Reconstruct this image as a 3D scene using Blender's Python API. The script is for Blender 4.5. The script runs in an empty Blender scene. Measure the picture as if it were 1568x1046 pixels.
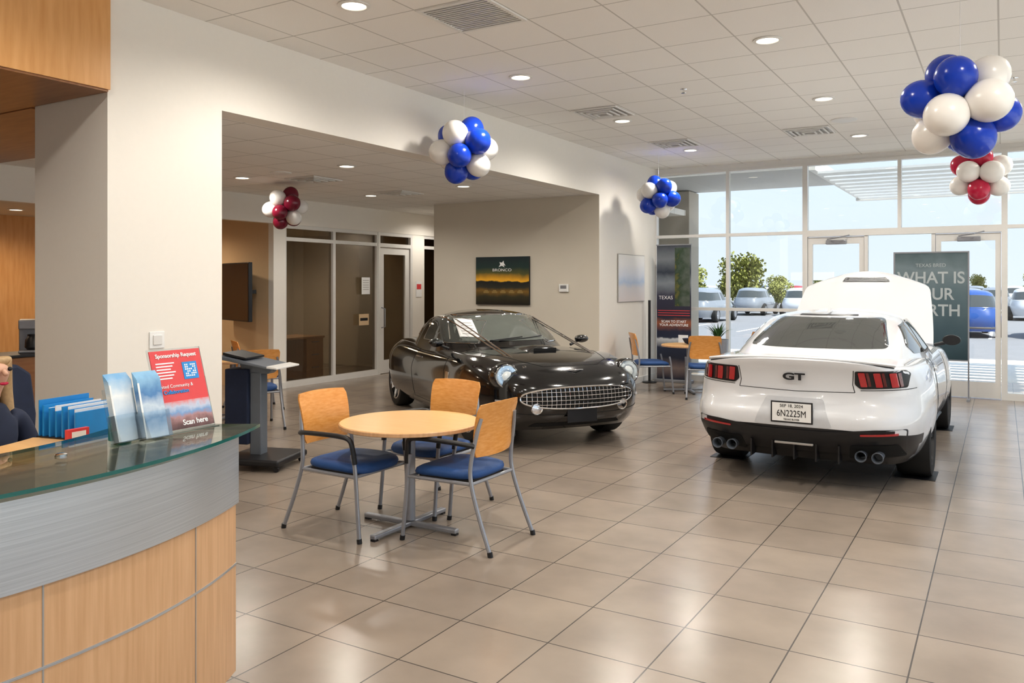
import bpy, bmesh, math, random
from mathutils import Vector, Matrix, Euler
from mathutils.bvhtree import BVHTree
random.seed(7)
R=math.radians
C=bpy.context.scene.collection
# ------------------------------------------------------------------ materials
def newmat(name):
    m=bpy.data.materials.new(name); m.use_nodes=True
    nt=m.node_tree; return m,nt,nt.nodes['Principled BSDF']
def mat(name,col,rough=.5,metal=0,coat=0,emis=0,var=.06,scale=25,bump=0,spec=.5,ecol=None):
    m,nt,b=newmat(name); N=nt.nodes.new; L=nt.links.new
    tc=N('ShaderNodeTexCoord'); no=N('ShaderNodeTexNoise'); no.inputs['Scale'].default_value=scale; no.inputs['Detail'].default_value=3
    L(tc.outputs['Object'],no.inputs['Vector'])
    mx=N('ShaderNodeMix'); mx.data_type='RGBA'
    mx.inputs[6].default_value=(*[c*(1-var) for c in col],1); mx.inputs[7].default_value=(*[min(1,c*(1+var)) for c in col],1)
    L(no.outputs['Fac'],mx.inputs[0]); L(mx.outputs[2],b.inputs['Base Color'])
    b.inputs['Roughness'].default_value=rough; b.inputs['Metallic'].default_value=metal
    b.inputs['Coat Weight'].default_value=coat; b.inputs['Coat Roughness'].default_value=.03
    b.inputs['Specular IOR Level'].default_value=spec
    if emis:
        b.inputs['Emission Color'].default_value=(*(ecol or col),1); b.inputs['Emission Strength'].default_value=emis
    if bump:
        bp=N('ShaderNodeBump'); bp.inputs['Strength'].default_value=bump; bp.inputs['Distance'].default_value=.01
        L(no.outputs['Fac'],bp.inputs['Height']); L(bp.outputs['Normal'],b.inputs['Normal'])
    return m
def wood(name,c1,c2,sc=(30,30,1.5),rough=.35):
    m,nt,b=newmat(name); N=nt.nodes.new; L=nt.links.new
    tc=N('ShaderNodeTexCoord'); mp=N('ShaderNodeMapping'); mp.inputs['Scale'].default_value=sc
    no=N('ShaderNodeTexNoise'); no.inputs['Scale'].default_value=2; no.inputs['Detail'].default_value=5
    L(tc.outputs['Object'],mp.inputs['Vector']); L(mp.outputs[0],no.inputs['Vector'])
    r=N('ShaderNodeValToRGB'); r.color_ramp.elements[0].position=.3; r.color_ramp.elements[1].position=.7
    r.color_ramp.elements[0].color=(*c1,1); r.color_ramp.elements[1].color=(*c2,1)
    L(no.outputs['Fac'],r.inputs[0]); L(r.outputs[0],b.inputs['Base Color'])
    b.inputs['Roughness'].default_value=rough; return m
def grid(name,w,ox,oy,c1,c2,mortar,msize,rough,speck=.0,bump=0,cloud=.12):
    m,nt,b=newmat(name); N=nt.nodes.new; L=nt.links.new
    tc=N('ShaderNodeTexCoord'); mp=N('ShaderNodeMapping'); mp.inputs['Location'].default_value=(-ox,-oy,0)
    br=N('ShaderNodeTexBrick'); br.offset=0; br.squash=1
    br.inputs['Scale'].default_value=1; br.inputs['Brick Width'].default_value=w; br.inputs['Row Height'].default_value=w
    br.inputs['Mortar Size'].default_value=msize; br.inputs['Mortar Smooth'].default_value=.1; br.inputs['Bias'].default_value=0
    br.inputs['Color1'].default_value=(*c1,1); br.inputs['Color2'].default_value=(*c2,1); br.inputs['Mortar'].default_value=(*mortar,1)
    L(tc.outputs['Object'],mp.inputs['Vector']); L(mp.outputs[0],br.inputs['Vector'])
    no=N('ShaderNodeTexNoise'); no.inputs['Scale'].default_value=(140 if speck else 2.2); no.inputs['Detail'].default_value=6
    L(tc.outputs['Object'],no.inputs['Vector'])
    mr=N('ShaderNodeMapRange'); mr.inputs[1].default_value=.3; mr.inputs[2].default_value=.7
    mr.inputs[3].default_value=1-cloud; mr.inputs[4].default_value=1+cloud*.6
    L(no.outputs['Fac'],mr.inputs[0])
    vm=N('ShaderNodeVectorMath'); vm.operation='SCALE'; L(br.outputs['Color'],vm.inputs[0]); L(mr.outputs[0],vm.inputs['Scale'])
    L(vm.outputs[0],b.inputs['Base Color']); b.inputs['Roughness'].default_value=rough
    if bump:
        bp=N('ShaderNodeBump'); bp.inputs['Strength'].default_value=bump; bp.inputs['Distance'].default_value=.002; bp.invert=True
        L(br.outputs['Fac'],bp.inputs['Height']); L(bp.outputs['Normal'],b.inputs['Normal'])
    return m
def glass(name,tint=(1,1,1),f0=.06,rough=0.0,gl=(1,1,1)):
    m=bpy.data.materials.new(name); m.use_nodes=True; nt=m.node_tree; nt.nodes.clear(); N=nt.nodes.new; L=nt.links.new
    o=N('ShaderNodeOutputMaterial'); t=N('ShaderNodeBsdfTransparent'); t.inputs[0].default_value=(*tint,1)
    g=N('ShaderNodeBsdfGlossy'); g.inputs['Roughness'].default_value=rough; g.inputs[0].default_value=(*gl,1)
    lw=N('ShaderNodeLayerWeight'); lw.inputs[0].default_value=.25
    mr=N('ShaderNodeMapRange'); mr.inputs[3].default_value=f0; mr.inputs[4].default_value=.7
    L(lw.outputs['Fresnel'],mr.inputs[0]); mx=N('ShaderNodeMixShader'); L(mr.outputs[0],mx.inputs[0]); L(t.outputs[0],mx.inputs[1]); L(g.outputs[0],mx.inputs[2]); L(mx.outputs[0],o.inputs[0])
    return m
def rampmat(name,stops,axis=2,lo=0,hi=1,noise=0,nscale=6,rough=.4,const=False):
    m,nt,b=newmat(name); N=nt.nodes.new; L=nt.links.new
    tc=N('ShaderNodeTexCoord'); sp=N('ShaderNodeSeparateXYZ'); L(tc.outputs['Object'],sp.inputs[0])
    mr=N('ShaderNodeMapRange'); mr.inputs[1].default_value=lo; mr.inputs[2].default_value=hi; L(sp.outputs[axis],mr.inputs[0])
    src=mr.outputs[0]
    if noise:
        no=N('ShaderNodeTexNoise'); no.inputs['Scale'].default_value=nscale; no.inputs['Detail'].default_value=5; L(tc.outputs['Object'],no.inputs['Vector'])
        ma=N('ShaderNodeMath'); ma.operation='MULTIPLY_ADD'; ma.inputs[1].default_value=noise; L(no.outputs['Fac'],ma.inputs[0]); L(mr.outputs[0],ma.inputs[2])
        mb=N('ShaderNodeMath'); mb.operation='SUBTRACT'; mb.inputs[1].default_value=noise*.5; L(ma.outputs[0],mb.inputs[0]); src=mb.outputs[0]
    r=N('ShaderNodeValToRGB'); cr=r.color_ramp
    if const: cr.interpolation='CONSTANT'
    cr.elements[0].position=stops[0][0]; cr.elements[0].color=(*stops[0][1],1)
    cr.elements[1].position=stops[-1][0]; cr.elements[1].color=(*stops[-1][1],1)
    for p,c in stops[1:-1]:
        e=cr.elements.new(p); e.color=(*c,1)
    L(src,r.inputs[0]); L(r.outputs[0],b.inputs['Base Color']); b.inputs['Roughness'].default_value=rough
    return m
M_wall=mat('wall_paint',(.84,.80,.735),.85,var=.015)
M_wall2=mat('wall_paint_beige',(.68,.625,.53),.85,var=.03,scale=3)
M_tan=mat('wall_tan',(.66,.48,.29),.8,var=.03)
M_trim=mat('trim_white',(.80,.785,.75),.5,var=.02)
M_floor=grid('floor_tile',.485,-1.31,3.32,(.335,.278,.226),(.305,.252,.206),(.075,.064,.055),.0035,.23,bump=.6,cloud=.15)
M_ceil=grid('ceiling_tile',.61,-3.99+.305,4.46+.305,(.90,.875,.835),(.89,.865,.825),(.60,.575,.54),.007,.9,speck=1,cloud=.03)
M_frame=mat('aluminium_frame',(.76,.745,.715),.4,metal=.1,var=.02)
M_framed=mat('aluminium_frame_grey',(.42,.40,.38),.4,metal=.4,var=.02)
M_glass=glass('clear_glass',(.95,.97,.96),.03)
M_tint=glass('tinted_glass',(.66,.62,.56),.08,gl=(.6,.58,.55))
M_acr=glass('acrylic',(.93,.96,.97),.08)
M_counter=glass('counter_glass',(.74,.78,.73),.10)
M_gedge=mat('glass_edge',(.02,.13,.115),.15,var=.1)
M_wood=wood('maple_veneer',(.60,.35,.18),(.71,.44,.245))
M_wood2=wood('maple_veneer_panel',(.66,.33,.11),(.76,.42,.17),(12,12,1.2))
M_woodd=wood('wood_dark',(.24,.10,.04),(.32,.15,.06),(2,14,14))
M_woodc=wood('chair_beech',(.66,.28,.06),(.80,.39,.12),(8,8,40),.25)
M_woodt=wood('table_beech',(.76,.44,.17),(.83,.52,.24),(1.5,30,30),.28)
M_steel=wood('brushed_steel',(.50,.53,.56),(.64,.67,.70),(1,1,160),.3)
M_steel.node_tree.nodes['Principled BSDF'].inputs['Metallic'].default_value=.75
M_grey=mat('grey_metal',(.34,.35,.38),.35,metal=.5)
M_chrome=mat('chrome',(.85,.85,.86),.06,metal=1,var=.01)
M_black=mat('black_plastic',(.010,.010,.012),.4)
M_dark=mat('dark_void',(.006,.006,.006),.9)
M_blue=mat('blue_fabric',(.018,.075,.24),.6,var=.15,scale=90,bump=.15)
M_navy=mat('navy_fabric',(.012,.02,.05),.8,var=.2)
M_white=mat('white_plastic',(.85,.85,.83),.4,var=.02)
M_paper=mat('paper',(.88,.88,.87),.6,var=.01)
M_red=mat('red_print',(.74,.07,.075),.4)
M_ink=mat('ink_black',(.01,.01,.012),.5)
M_inkw=mat('ink_white',(.9,.9,.9),.5)
M_inkg=mat('ink_pale_grey',(.42,.46,.47),.5)
M_bw=mat('balloon_white',(.85,.82,.78),.25,var=.02)
M_bb=mat('balloon_blue',(.006,.05,.48),.22,var=.05)
M_bm=mat('balloon_maroon',(.18,.008,.028),.22,var=.05)
M_br=mat('balloon_crimson',(.50,.012,.055),.22,var=.05)
M_lens=mat('lamp_lens',(1,.93,.8),.3,emis=3.0,ecol=(1,.9,.74))
M_rub=mat('tyre_rubber',(.012,.012,.012),.75)
M_cglass=mat('car_glass',(.05,.055,.052),.03,coat=.3,spec=.8)
M_wpaint=mat('car_paint_white',(.72,.73,.75),.25,coat=1,var=.005)
M_bpaint=mat('car_paint_black',(.003,.003,.0035),.12,coat=.8,var=.01)
M_rl=mat('tail_lamp_red',(.42,.008,.012),.15,emis=.03,coat=1)
M_teal=mat('teal_ceramic',(.03,.32,.30),.3)
M_fblue=mat('folder_blue',(.02,.28,.68),.4)
# ------------------------------------------------------------------ mesh helpers
def E(name,loc=(0,0,0),rz=0,rx=0):
    o=bpy.data.objects.new(name,None); o.location=loc; o.rotation_euler=(R(rx),0,R(rz)); o.empty_display_size=.1; C.objects.link(o); return o
def mk(name,vs,fs,m,parent=None,smooth=False,recalc=True,sharp=40,midx=None):
    me=bpy.data.meshes.new(name); me.from_pydata([tuple(v) for v in vs],[],fs)
    for mm in (m if isinstance(m,(list,tuple)) else [m]): me.materials.append(mm)
    if midx: me.polygons.foreach_set('material_index',midx)
    if recalc:
        bm=bmesh.new(); bm.from_mesh(me); bmesh.ops.recalc_face_normals(bm,faces=bm.faces); bm.to_mesh(me); bm.free()
    if smooth:
        me.polygons.foreach_set('use_smooth',[True]*len(me.polygons))
        me.set_sharp_from_angle(angle=R(sharp))
    o=bpy.data.objects.new(name,me); C.objects.link(o)
    if parent: o.parent=parent
    return o
CF=[(0,3,2,1),(4,5,6,7),(0,1,5,4),(1,2,6,5),(2,3,7,6),(3,0,4,7)]
def boxes(name,lst,m,parent=None,bevel=0):
    vs=[];fs=[]
    for (x0,x1,y0,y1,z0,z1) in lst:
        b=len(vs); vs+=[(x0,y0,z0),(x1,y0,z0),(x1,y1,z0),(x0,y1,z0),(x0,y0,z1),(x1,y0,z1),(x1,y1,z1),(x0,y1,z1)]
        fs+=[tuple(i+b for i in f) for f in CF]
    o=mk(name,vs,fs,m,parent,recalc=False)
    if bevel:
        md=o.modifiers.new('b','BEVEL'); md.width=bevel; md.segments=3; md.limit_method='ANGLE'
        o.data.polygons.foreach_set('use_smooth',[True]*len(o.data.polygons)); o.data.set_sharp_from_angle(angle=R(50))
    return o
def box(name,x0,x1,y0,y1,z0,z1,m,parent=None,bevel=0): return boxes(name,[(x0,x1,y0,y1,z0,z1)],m,parent,bevel)
def cr(pts,sub=6,closed=False):
    P=[Vector(p) for p in pts]; n=len(P); out=[]
    rng=range(n) if closed else range(n-1)
    for i in rng:
        p1=P[i];p2=P[(i+1)%n]
        p0=P[i-1] if (i>0 or closed) else p1*2-p2
        p3=P[(i+2)%n] if (i+2<n or closed) else p2*2-p1
        for k in range(sub):
            t=k/sub; out.append(.5*((2*p1)+(p2-p0)*t+(2*p0-5*p1+4*p2-p3)*t*t+(3*p1-p0-3*p2+p3)*t**3))
    if not closed: out.append(P[-1])
    return out
def sweepvf(pts,r,n=10,closed=False,flat=1):
    P=[Vector(p) for p in pts]; vs=[];fs=[]; N=len(P)
    up=None
    for i,p in enumerate(P):
        a=P[(i+1)%N] if (closed or i<N-1) else p; b=P[i-1] if (closed or i>0) else p
        t=(a-b).normalized()
        if up is None:
            up=Vector((0,0,1)) if abs(t.z)<.9 else Vector((1,0,0))
        s=t.cross(up); 
        if s.length<1e-5: s=t.cross(Vector((0,1,0)))
        s.normalize(); up=s.cross(t).normalized()
        rr=r[min(i,len(r)-1)] if isinstance(r,(list,tuple)) else r
        for k in range(n):
            an=2*math.pi*k/n; vs.append(p+s*math.cos(an)*rr+up*math.sin(an)*rr*flat)
    for i in range(N if closed else N-1):
        j=(i+1)%N
        for k in range(n):
            k2=(k+1)%n; fs.append((i*n+k,i*n+k2,j*n+k2,j*n+k))
    if not closed: fs.append(tuple(range(n))); fs.append(tuple((N-1)*n+k for k in range(n)))
    return vs,fs
def tube(name,pts,r,m,parent=None,n=10,closed=False,flat=1):
    vs,fs=sweepvf(pts,r,n,closed,flat); return mk(name,vs,fs,m,parent,smooth=True)
def tubes(name,lst,m,parent=None,n=8):
    V=[];F=[]
    for pts,r in lst:
        vs,fs=sweepvf(pts,r,n); b=len(V); V+=vs; F+=[tuple(i+b for i in f) for f in fs]
    return mk(name,V,F,m,parent,smooth=True)
def lathe(name,prof,m,parent=None,M=None,n=32):
    vs=[];fs=[];k=len(prof)
    for (r,z) in prof:
        for i in range(n):
            a=2*math.pi*i/n; vs.append(Vector((max(r,1e-4)*math.cos(a),max(r,1e-4)*math.sin(a),z)))
    for j in range(k-1):
        for i in range(n):
            i2=(i+1)%n; fs.append((j*n+i,j*n+i2,(j+1)*n+i2,(j+1)*n+i))
    fs.append(tuple(range(n))); fs.append(tuple((k-1)*n+i for i in range(n)))
    if M: vs=[M@v for v in vs]
    return mk(name,vs,fs,m,parent,smooth=True)
def T(x,y,z): return Matrix.Translation((x,y,z))
def Rt(a,ax): return Matrix.Rotation(R(a),4,ax)
def prism(name,poly,d0,d1,m,parent=None,M=None,bevel=0):
    n=len(poly); vs=[Vector((p[0],p[1],d0)) for p in poly]+[Vector((p[0],p[1],d1)) for p in poly]
    fs=[tuple(range(n)),tuple(range(2*n-1,n-1,-1))]+[(i,(i+1)%n,n+(i+1)%n,n+i) for i in range(n)]
    if M: vs=[M@v for v in vs]
    o=mk(name,vs,fs,m,parent)
    if bevel:
        md=o.modifiers.new('b','BEVEL'); md.width=bevel; md.segments=2
    return o
def text(name,body,size,M,m,parent=None,align='CENTER',off=0,sx=1):
    cu=bpy.data.curves.new(name,'FONT'); cu.body=body; cu.size=size; cu.align_x=align; cu.align_y='CENTER'; cu.extrude=.0006; cu.offset=off
    ob=bpy.data.objects.new('tmp_t',cu); C.objects.link(ob); dg=bpy.context.evaluated_depsgraph_get()
    me=bpy.data.meshes.new_from_object(ob.evaluated_get(dg)); bpy.data.objects.remove(ob)
    me.transform(M@Matrix.Diagonal((sx,1,1,1))); me.materials.clear(); me.materials.append(m)
    o=bpy.data.objects.new(name,me); C.objects.link(o)
    if parent: o.parent=parent
    return o
FY=Rt(90,'X')          # faces -Y
def arcsolid(name,cx,cy,r0,r1,a0,a1,z0,z1,m,parent=None,n=48,edge=None):
    vs=[];fs=[];mi=[]
    for i in range(n+1):
        a=R(a0+(a1-a0)*i/n); c,s=math.cos(a),math.sin(a)
        vs+=[(cx+r0*c,cy+r0*s,z0),(cx+r1*c,cy+r1*s,z0),(cx+r1*c,cy+r1*s,z1),(cx+r0*c,cy+r0*s,z1)]
    for i in range(n):
        b=i*4
        for k in range(4):
            k2=(k+1)%4; fs.append((b+k,b+k2,b+4+k2,b+4+k)); mi.append(1 if (edge and k in (1,3)) else 0)
    fs+=[(0,1,2,3),(n*4+3,n*4+2,n*4+1,n*4)]; mi+=[1 if edge else 0]*2
    return mk(name,vs,fs,[m,edge] if edge else m,parent,smooth=True,midx=mi)
# ------------------------------------------------------------------ camera (level, eye 1.65 m)
cam=bpy.data.cameras.new('camera'); co=bpy.data.objects.new('camera',cam); C.objects.link(co)
co.location=(0,0,1.65); co.rotation_euler=(R(90),0,R(30.9)); cam.lens=28.8; cam.sensor_width=36; cam.shift_y=-.056
cam.clip_end=500; bpy.context.scene.camera=co
# ------------------------------------------------------------------ shell
box('floor',-13.2,3.7,-6.1,16.1,-.12,0,M_floor)
box('ceiling',-5.3,3.7,-6.1,13.7,3.65,3.8,M_ceil)
box('ceiling_alcove',-9.75,-5.42,3.36,16.1,3.01,3.12,M_ceil)
box('ceiling_lounge',-13.2,-9.85,-6.1,9.1,2.7,2.8,M_wall2)
box('ceiling_office',-13.2,-9.85,9.1,16.1,2.65,2.75,M_wall2)
box('wall_column',-6.09,-5.21,3.36,4.31,0,3.65,M_wall)
box('wall_header',-5.43,-5.21,4.31,11.27,3.0,3.65,M_wall)
box('wall_block',-8.28,-5.21,11.27,13.64,0,3.65,M_wall)
box('wall_block_shaded_face',-8.285,-5.212,11.262,11.275,0,3.0,M_wall2)  # darker sheet: shade on the block's south side put into the colour
box('wall_corridor',-8.28,-8.18,13.6,16.1,0,3.01,M_tan)
box('wall_corridor_end',-9.9,-8.1,16,16.1,0,3.01,M_tan)
box('wall_partition_header',-9.86,-9.74,-6,16,2.6,3.15,M_wall)
box('wall_partition_post',-9.86,-9.75,9.05,9.30,0,2.6,M_wall)
box('wall_partition_end',-9.86,-9.75,12.56,12.92,0,2.6,M_wall)
box('wall_partition_far',-9.86,-9.76,14.2,16,0,2.6,M_wall)
box('wall_lounge_north',-13.1,-9.86,9.05,9.15,0,2.7,M_tan)
box('wall_lounge_wood',-13.1,-13.0,-6,9.05,0,2.7,M_wood2)
box('wall_office_back',-13.1,-13.0,9.15,16,0,2.7,M_wall2)
box('wall_office_divider',-13,-9.86,12.62,12.72,0,2.7,M_wall2)
box('wall_office_north',-13.1,-9.9,16,16.1,0,2.7,M_tan)
box('wall_south',-13.1,3.7,-6.1,-6,0,3.65,M_wall)
box('wall_window_head',-5.21,3.7,13.6,13.74,3.58,3.65,M_trim)
# wood canopy over the reception
boxes('trim_wood_canopy',[(-9.7,-5.16,-6,3.35,2.96,3.65),(-9.7,-6.12,3.35,4.7,2.955,3.008)],M_wood2)
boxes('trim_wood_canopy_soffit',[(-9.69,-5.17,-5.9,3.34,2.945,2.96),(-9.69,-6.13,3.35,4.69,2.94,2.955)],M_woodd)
boxes('baseboard_partition',[(-9.75,-9.735,12.56,12.92,0,.1),(-9.75,-9.735,9.05,9.3,0,.1)],M_trim)
boxes('baseboard_block',[(-8.28,-5.2,11.245,11.262,0,.1),(-5.21,-5.195,11.262,13.6,0,.1)],M_trim)
# ------------------------------------------------------------------ storefront (north, Y=13.64)
def bay(name,x0,x1,rails,axis='x',p=13.64,z1=3.58,verts=(),fm=None,gm=None,t=.05,d=.11):
    e=E(name); fm=fm or M_frame; gm=gm or M_glass; L=[]
    def bb(a0,a1,z0,zz): 
        L.append((a0,a1,p-d/2,p+d/2,z0,zz) if axis=='x' else (p-d/2,p+d/2,a0,a1,z0,zz))
    bb(x0,x0+t/2,0,z1); bb(x1-t/2,x1,0,z1)
    for v in verts: bb(v[0]-t/2,v[0]+t/2,v[1],v[2])
    bb(x0+t/2,x1-t/2,z1-t,z1); bb(x0+t/2,x1-t/2,0,.1)
    for r in rails: bb(x0+t/2,x1-t/2,r-t/2,r+t/2)
    boxes('frame',L,fm,e)
    g=.006
    if axis=='x': box('pane',x0+.02,x1-.02,p-g/2,p+g/2,.05,z1-.02,gm,e)
    else: box('pane',p-g/2,p+g/2,x0+.02,x1-.02,.05,z1-.02,gm,e)
    return e
bay('window_1',-5.21,-3.94,[1.23,2.47]); bay('window_2',-3.94,-2.71,[1.23,2.47])
bay('window_4',.04,1.8,[2.47]); bay('window_5',1.8,3.6,[2.47])
e=E('window_3')
boxes('frame',[(-2.71,-2.66,13.58,13.70,0,3.58),(-.01,.04,13.58,13.70,0,3.58),(-2.66,-.01,13.58,13.70,3.53,3.58),(-2.66,-.01,13.57,13.71,2.40,2.50),
 (-1.355,-1.305,13.58,13.7,2.5,3.53),(-1.82,-1.77,13.59,13.69,0,2.4),(-.90,-.85,13.59,13.69,0,2.4),(-1.77,-.9,13.6,13.68,0,.12)],M_frame,e)
box('pane',-2.66,-.01,13.637,13.643,2.5,3.53,M_glass,e); box('pane_side',-1.77,-.9,13.637,13.643,.1,2.4,M_glass,e)
for i,(a,b) in enumerate(((-2.655,-1.825),(-.845,-.015))):
    e=E('door_%d'%(i+1))
    boxes('door_frame',[(a,a+.07,13.61,13.67,.01,2.39),(b-.07,b,13.61,13.67,.01,2.39),(a+.07,b-.07,13.61,13.67,.01,.24),(a+.07,b-.07,13.61,13.67,2.28,2.39)],M_frame,e)
    box('door_pane',a+.06,b-.06,13.637,13.643,.2,2.3,M_glass,e)
    boxes('door_closer',[(a+.28,a+.58,13.55,13.61,2.27,2.34)],M_grey,e,.01)
    tubes('closer_arm',[([(a+.3,13.56,2.35),(a+.5,13.42,2.37),(a+.62,13.57,2.41)],.009)],M_grey,e)
    tubes('push_bar',[([(a+.08,13.60,1.02),(a+.12,13.54,1.02),(b-.12,13.54,1.02),(b-.08,13.60,1.02)],.016)],M_grey,e)
ys=[-6+1.637*i for i in range(13)]
for i in range(12): bay('window_%d'%(i+6),ys[i],ys[i+1],[1.23,2.47],axis='y',p=3.64)
box('wall_east_head',3.58,3.7,-6,13.6,3.58,3.65,M_trim)
# ------------------------------------------------------------------ glazed office partition (X=-9.81)
bay('window_18',9.30,10.42,[2.37],axis='y',p=-9.81,z1=2.6,gm=M_tint,t=.06,d=.1)
bay('window_19',10.42,11.55,[2.37],axis='y',p=-9.81,z1=2.6,gm=M_tint,t=.06,d=.1)
bay('window_20',12.92,14.2,[2.37],axis='y',p=-9.81,z1=2.6,gm=M_tint,t=.06,d=.1)
e=E('door_3')
boxes('jamb',[(-9.87,-9.75,11.55,11.61,0,2.6),(-9.87,-9.75,12.50,12.56,0,2.6),(-9.87,-9.75,11.61,12.5,2.54,2.6),(-9.87,-9.75,11.61,12.5,2.33,2.40)],M_frame,e)
boxes('leaf_frame',[(-9.84,-9.78,11.62,11.74,.01,2.32),(-9.84,-9.78,12.37,12.49,.01,2.32),(-9.84,-9.78,11.74,12.37,.01,.25),(-9.84,-9.78,11.74,12.37,2.2,2.32)],M_frame,e)
box('leaf_pane',-9.813,-9.807,11.7,12.4,.2,2.25,M_tint,e); box('transom_pane',-9.813,-9.807,11.6,12.5,2.4,2.55,M_tint,e)
tube('pull_handle',[(-9.78,11.68,.85),(-9.70,11.68,.87),(-9.70,11.68,1.2),(-9.78,11.68,1.22)],.012,M_grey,e)
e=E('window_notice',(-9.745,11.2,1.62),90); box('sheet',-.11,.11,-.004,0,-.15,.15,M_paper,e); 
for k in range(5): box('line_%d'%k,-.08,.08,-.006,-.004,.09-k*.04,.1-k*.04,M_framed,e)
e=E('window_notice',(-9.745,11.15,1.02),90); box('sheet',-.13,.13,-.004,0,-.1,.1,M_tan,e); box('line',-.1,.1,-.006,-.004,-.02,.03,M_ink,e)
e=E('wall_notice',(-9.745,12.75,1.55),90); box('sheet',-.09,.09,-.004,0,-.15,.15,M_paper,e); box('print',-.07,.07,-.006,-.004,.0,.1,M_red,e)
def desk(name,x,y,rz,w=1.5,d=.7,m=M_wood):
    e=E(name,(x,y,0),rz); box('top',-w/2,w/2,-d/2,d/2,.71,.745,m,e,.004)
    boxes('panels',[(-w/2+.02,-w/2+.06,-d/2+.02,d/2-.02,0,.71),(w/2-.42,w/2-.02,-d/2+.02,d/2-.02,0,.71),(-w/2+.06,w/2-.42,d/2-.1,d/2-.07,.2,.71)],m,e)
    boxes('pulls',[(w/2-.3,w/2-.14,-d/2,-d/2+.02,.2+.22*i,.215+.22*i) for i in range(3)],M_grey,e); return e
desk('office_desk',-10.6,9.95,90)
# ------------------------------------------------------------------ chairs
def chair(name,x,y,rz,arms=True):
    e=E(name,(x,y,0),rz)
    V=[];F=[];n=40; prof=[(.90,.425),(.98,.435),(1,.452),(.97,.472),(.86,.484),(.5,.478),(.0,.474)]
    for s,z in prof:
        for i in range(n):
            a=2*math.pi*i/n; c,sn=math.cos(a),math.sin(a); r=(abs(c)**4.5+abs(sn)**4.5)**(-1/4.5)
            px=.245*r*c*s; py=.25*r*sn*s
            zz=z-.02*max(0,px/.245)**3+.006*(abs(py)/.25)**2
            V.append((px+.01,py*(1-.06*(-px/.245 if px<0 else 0)),zz))
    for j in range(len(prof)-1):
        for i in range(n): F.append((j*n+i,j*n+(i+1)%n,(j+1)*n+(i+1)%n,(j+1)*n+i))
    F.append(tuple(range(n)))
    mk('seat_cushion',V,F,M_blue,e,smooth=True,sharp=80)
    box('seat_pan',-.2,.2,-.2,.2,.405,.43,M_black,e,.008)
    V=[];F=[];nu,nv=14,10
    for side in (0,1):
        for j in range(nv+1):
            v=j/nv; z=.575+.33*v
            for i in range(nu+1):
                u=-1+2*i/nu; hw=.235-.018*(1-v)-.02*max(0,(v-.85)/.15)**2-.02*max(0,(.15-v)/.15)**2
                X=-.245-.055*v-.028*(1-u*u)+ .018*math.sin(v*3.0)
                V.append((X+(0.012 if side else 0),u*hw,z+.012*(1-u*u)*(v-.3)))
    m=(nu+1)*(nv+1)
    for s in (0,1):
        for j in range(nv):
            for i in range(nu):
                a=s*m+j*(nu+1)+i; F.append((a,a+1,a+nu+2,a+nu+1))
    def edge(idx):
        for a,b in zip(idx,idx[1:]): F.append((a,b,m+b,m+a))
    edge([i for i in range(nu+1)]); edge([nv*(nu+1)+i for i in range(nu+1)]); edge([j*(nu+1) for j in range(nv+1)]); edge([j*(nu+1)+nu for j in range(nv+1)])
    mk('back_panel',V,F,M_woodc,e,smooth=True,sharp=50)
    L=[]
    for s in (-1,1):
        L.append((cr([(-.385,s*.262,.012),(-.29,s*.252,.25),(-.235,s*.245,.43),(-.232,s*.24,.55),(-.262,s*.222,.72),(-.28,s*.2,.82)],5),.0135))
        L.append((cr([(.285,s*.262,.012),(.262,s*.258,.25),(.245,s*.258,.46),(.225,s*.262,.56)],5),.0135))
        L.append(([(-.23,s*.24,.415),(.245,s*.256,.415)],.012))
    L.append(([(-.235,-.24,.415),(-.235,.24,.415)],.011)); L.append(([(.235,-.25,.412),(.235,.25,.412)],.011))
    tubes('leg_frame',L,M_grey,e)
    tubes('feet',[([(-.388,s*.262,0),(-.382,s*.262,.03)],.017) for s in (-1,1)]+[([(.287,s*.262,0),(.283,s*.262,.03)],.017) for s in (-1,1)],M_black,e)
    if arms:
        for s in (-1,1):
            tube('arm_rest_%d'%(s>0),cr([(-.25,s*.235,.65),(-.2,s*.275,.665),(-.05,s*.285,.672),(.13,s*.285,.672),(.215,s*.28,.655),(.235,s*.268,.59),(.245,s*.26,.5)],6),.020,M_black,e,flat=.8)
    return e
chair('arm_chair',-3.79,4.23,0); chair('arm_chair',-3.04,4.44,180); chair('arm_chair',-3.64,4.93,-94)
def cafe(name,x,y,rz=0,rad=.475,h=.72):
    e=E(name,(x,y,0),rz)
    lathe('table_top',[(0,h-.03),(rad-.012,h-.03),(rad,h-.022),(rad,h-.006),(rad-.005,h),(0,h)],M_woodt,e,n=72)
    lathe('table_edge',[(rad-.001,h-.029),(rad+.002,h-.026),(rad+.002,h-.006),(rad-.001,h-.003)],M_wood,e,n=72)
    lathe('column',[(.036,.05),(.036,h-.05),(.09,h-.04),(.09,h-.03)],M_grey,e)
    boxes('cross_feet',[(-.39,.39,-.024,.024,.012,.042),(-.0241,.0241,-.39,.39,.0121,.0421)],M_grey,e,.008)
    boxes('foot_pads',[(s*.37-.018,s*.37+.018,-.018,.018,0,.012) for s in (-1,1)]+[(-.018,.018,s*.37-.018,s*.37+.018,0,.012) for s in (-1,1)],M_black,e); return e
cafe('round_table',-3.46,4.43)
cafe('round_table',-4.15,12.25,30,.42)
chair('arm_chair',-4.62,11.85,35,False); chair('arm_chair',-3.75,11.75,110,False); chair('arm_chair',-3.55,12.65,200,False)
chair('arm_chair',-7.45,6.62,150,False); chair('arm_chair',-8.5,7.6,60,False)
cafe('round_table',-8.2,6.95,20,.4)
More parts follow.
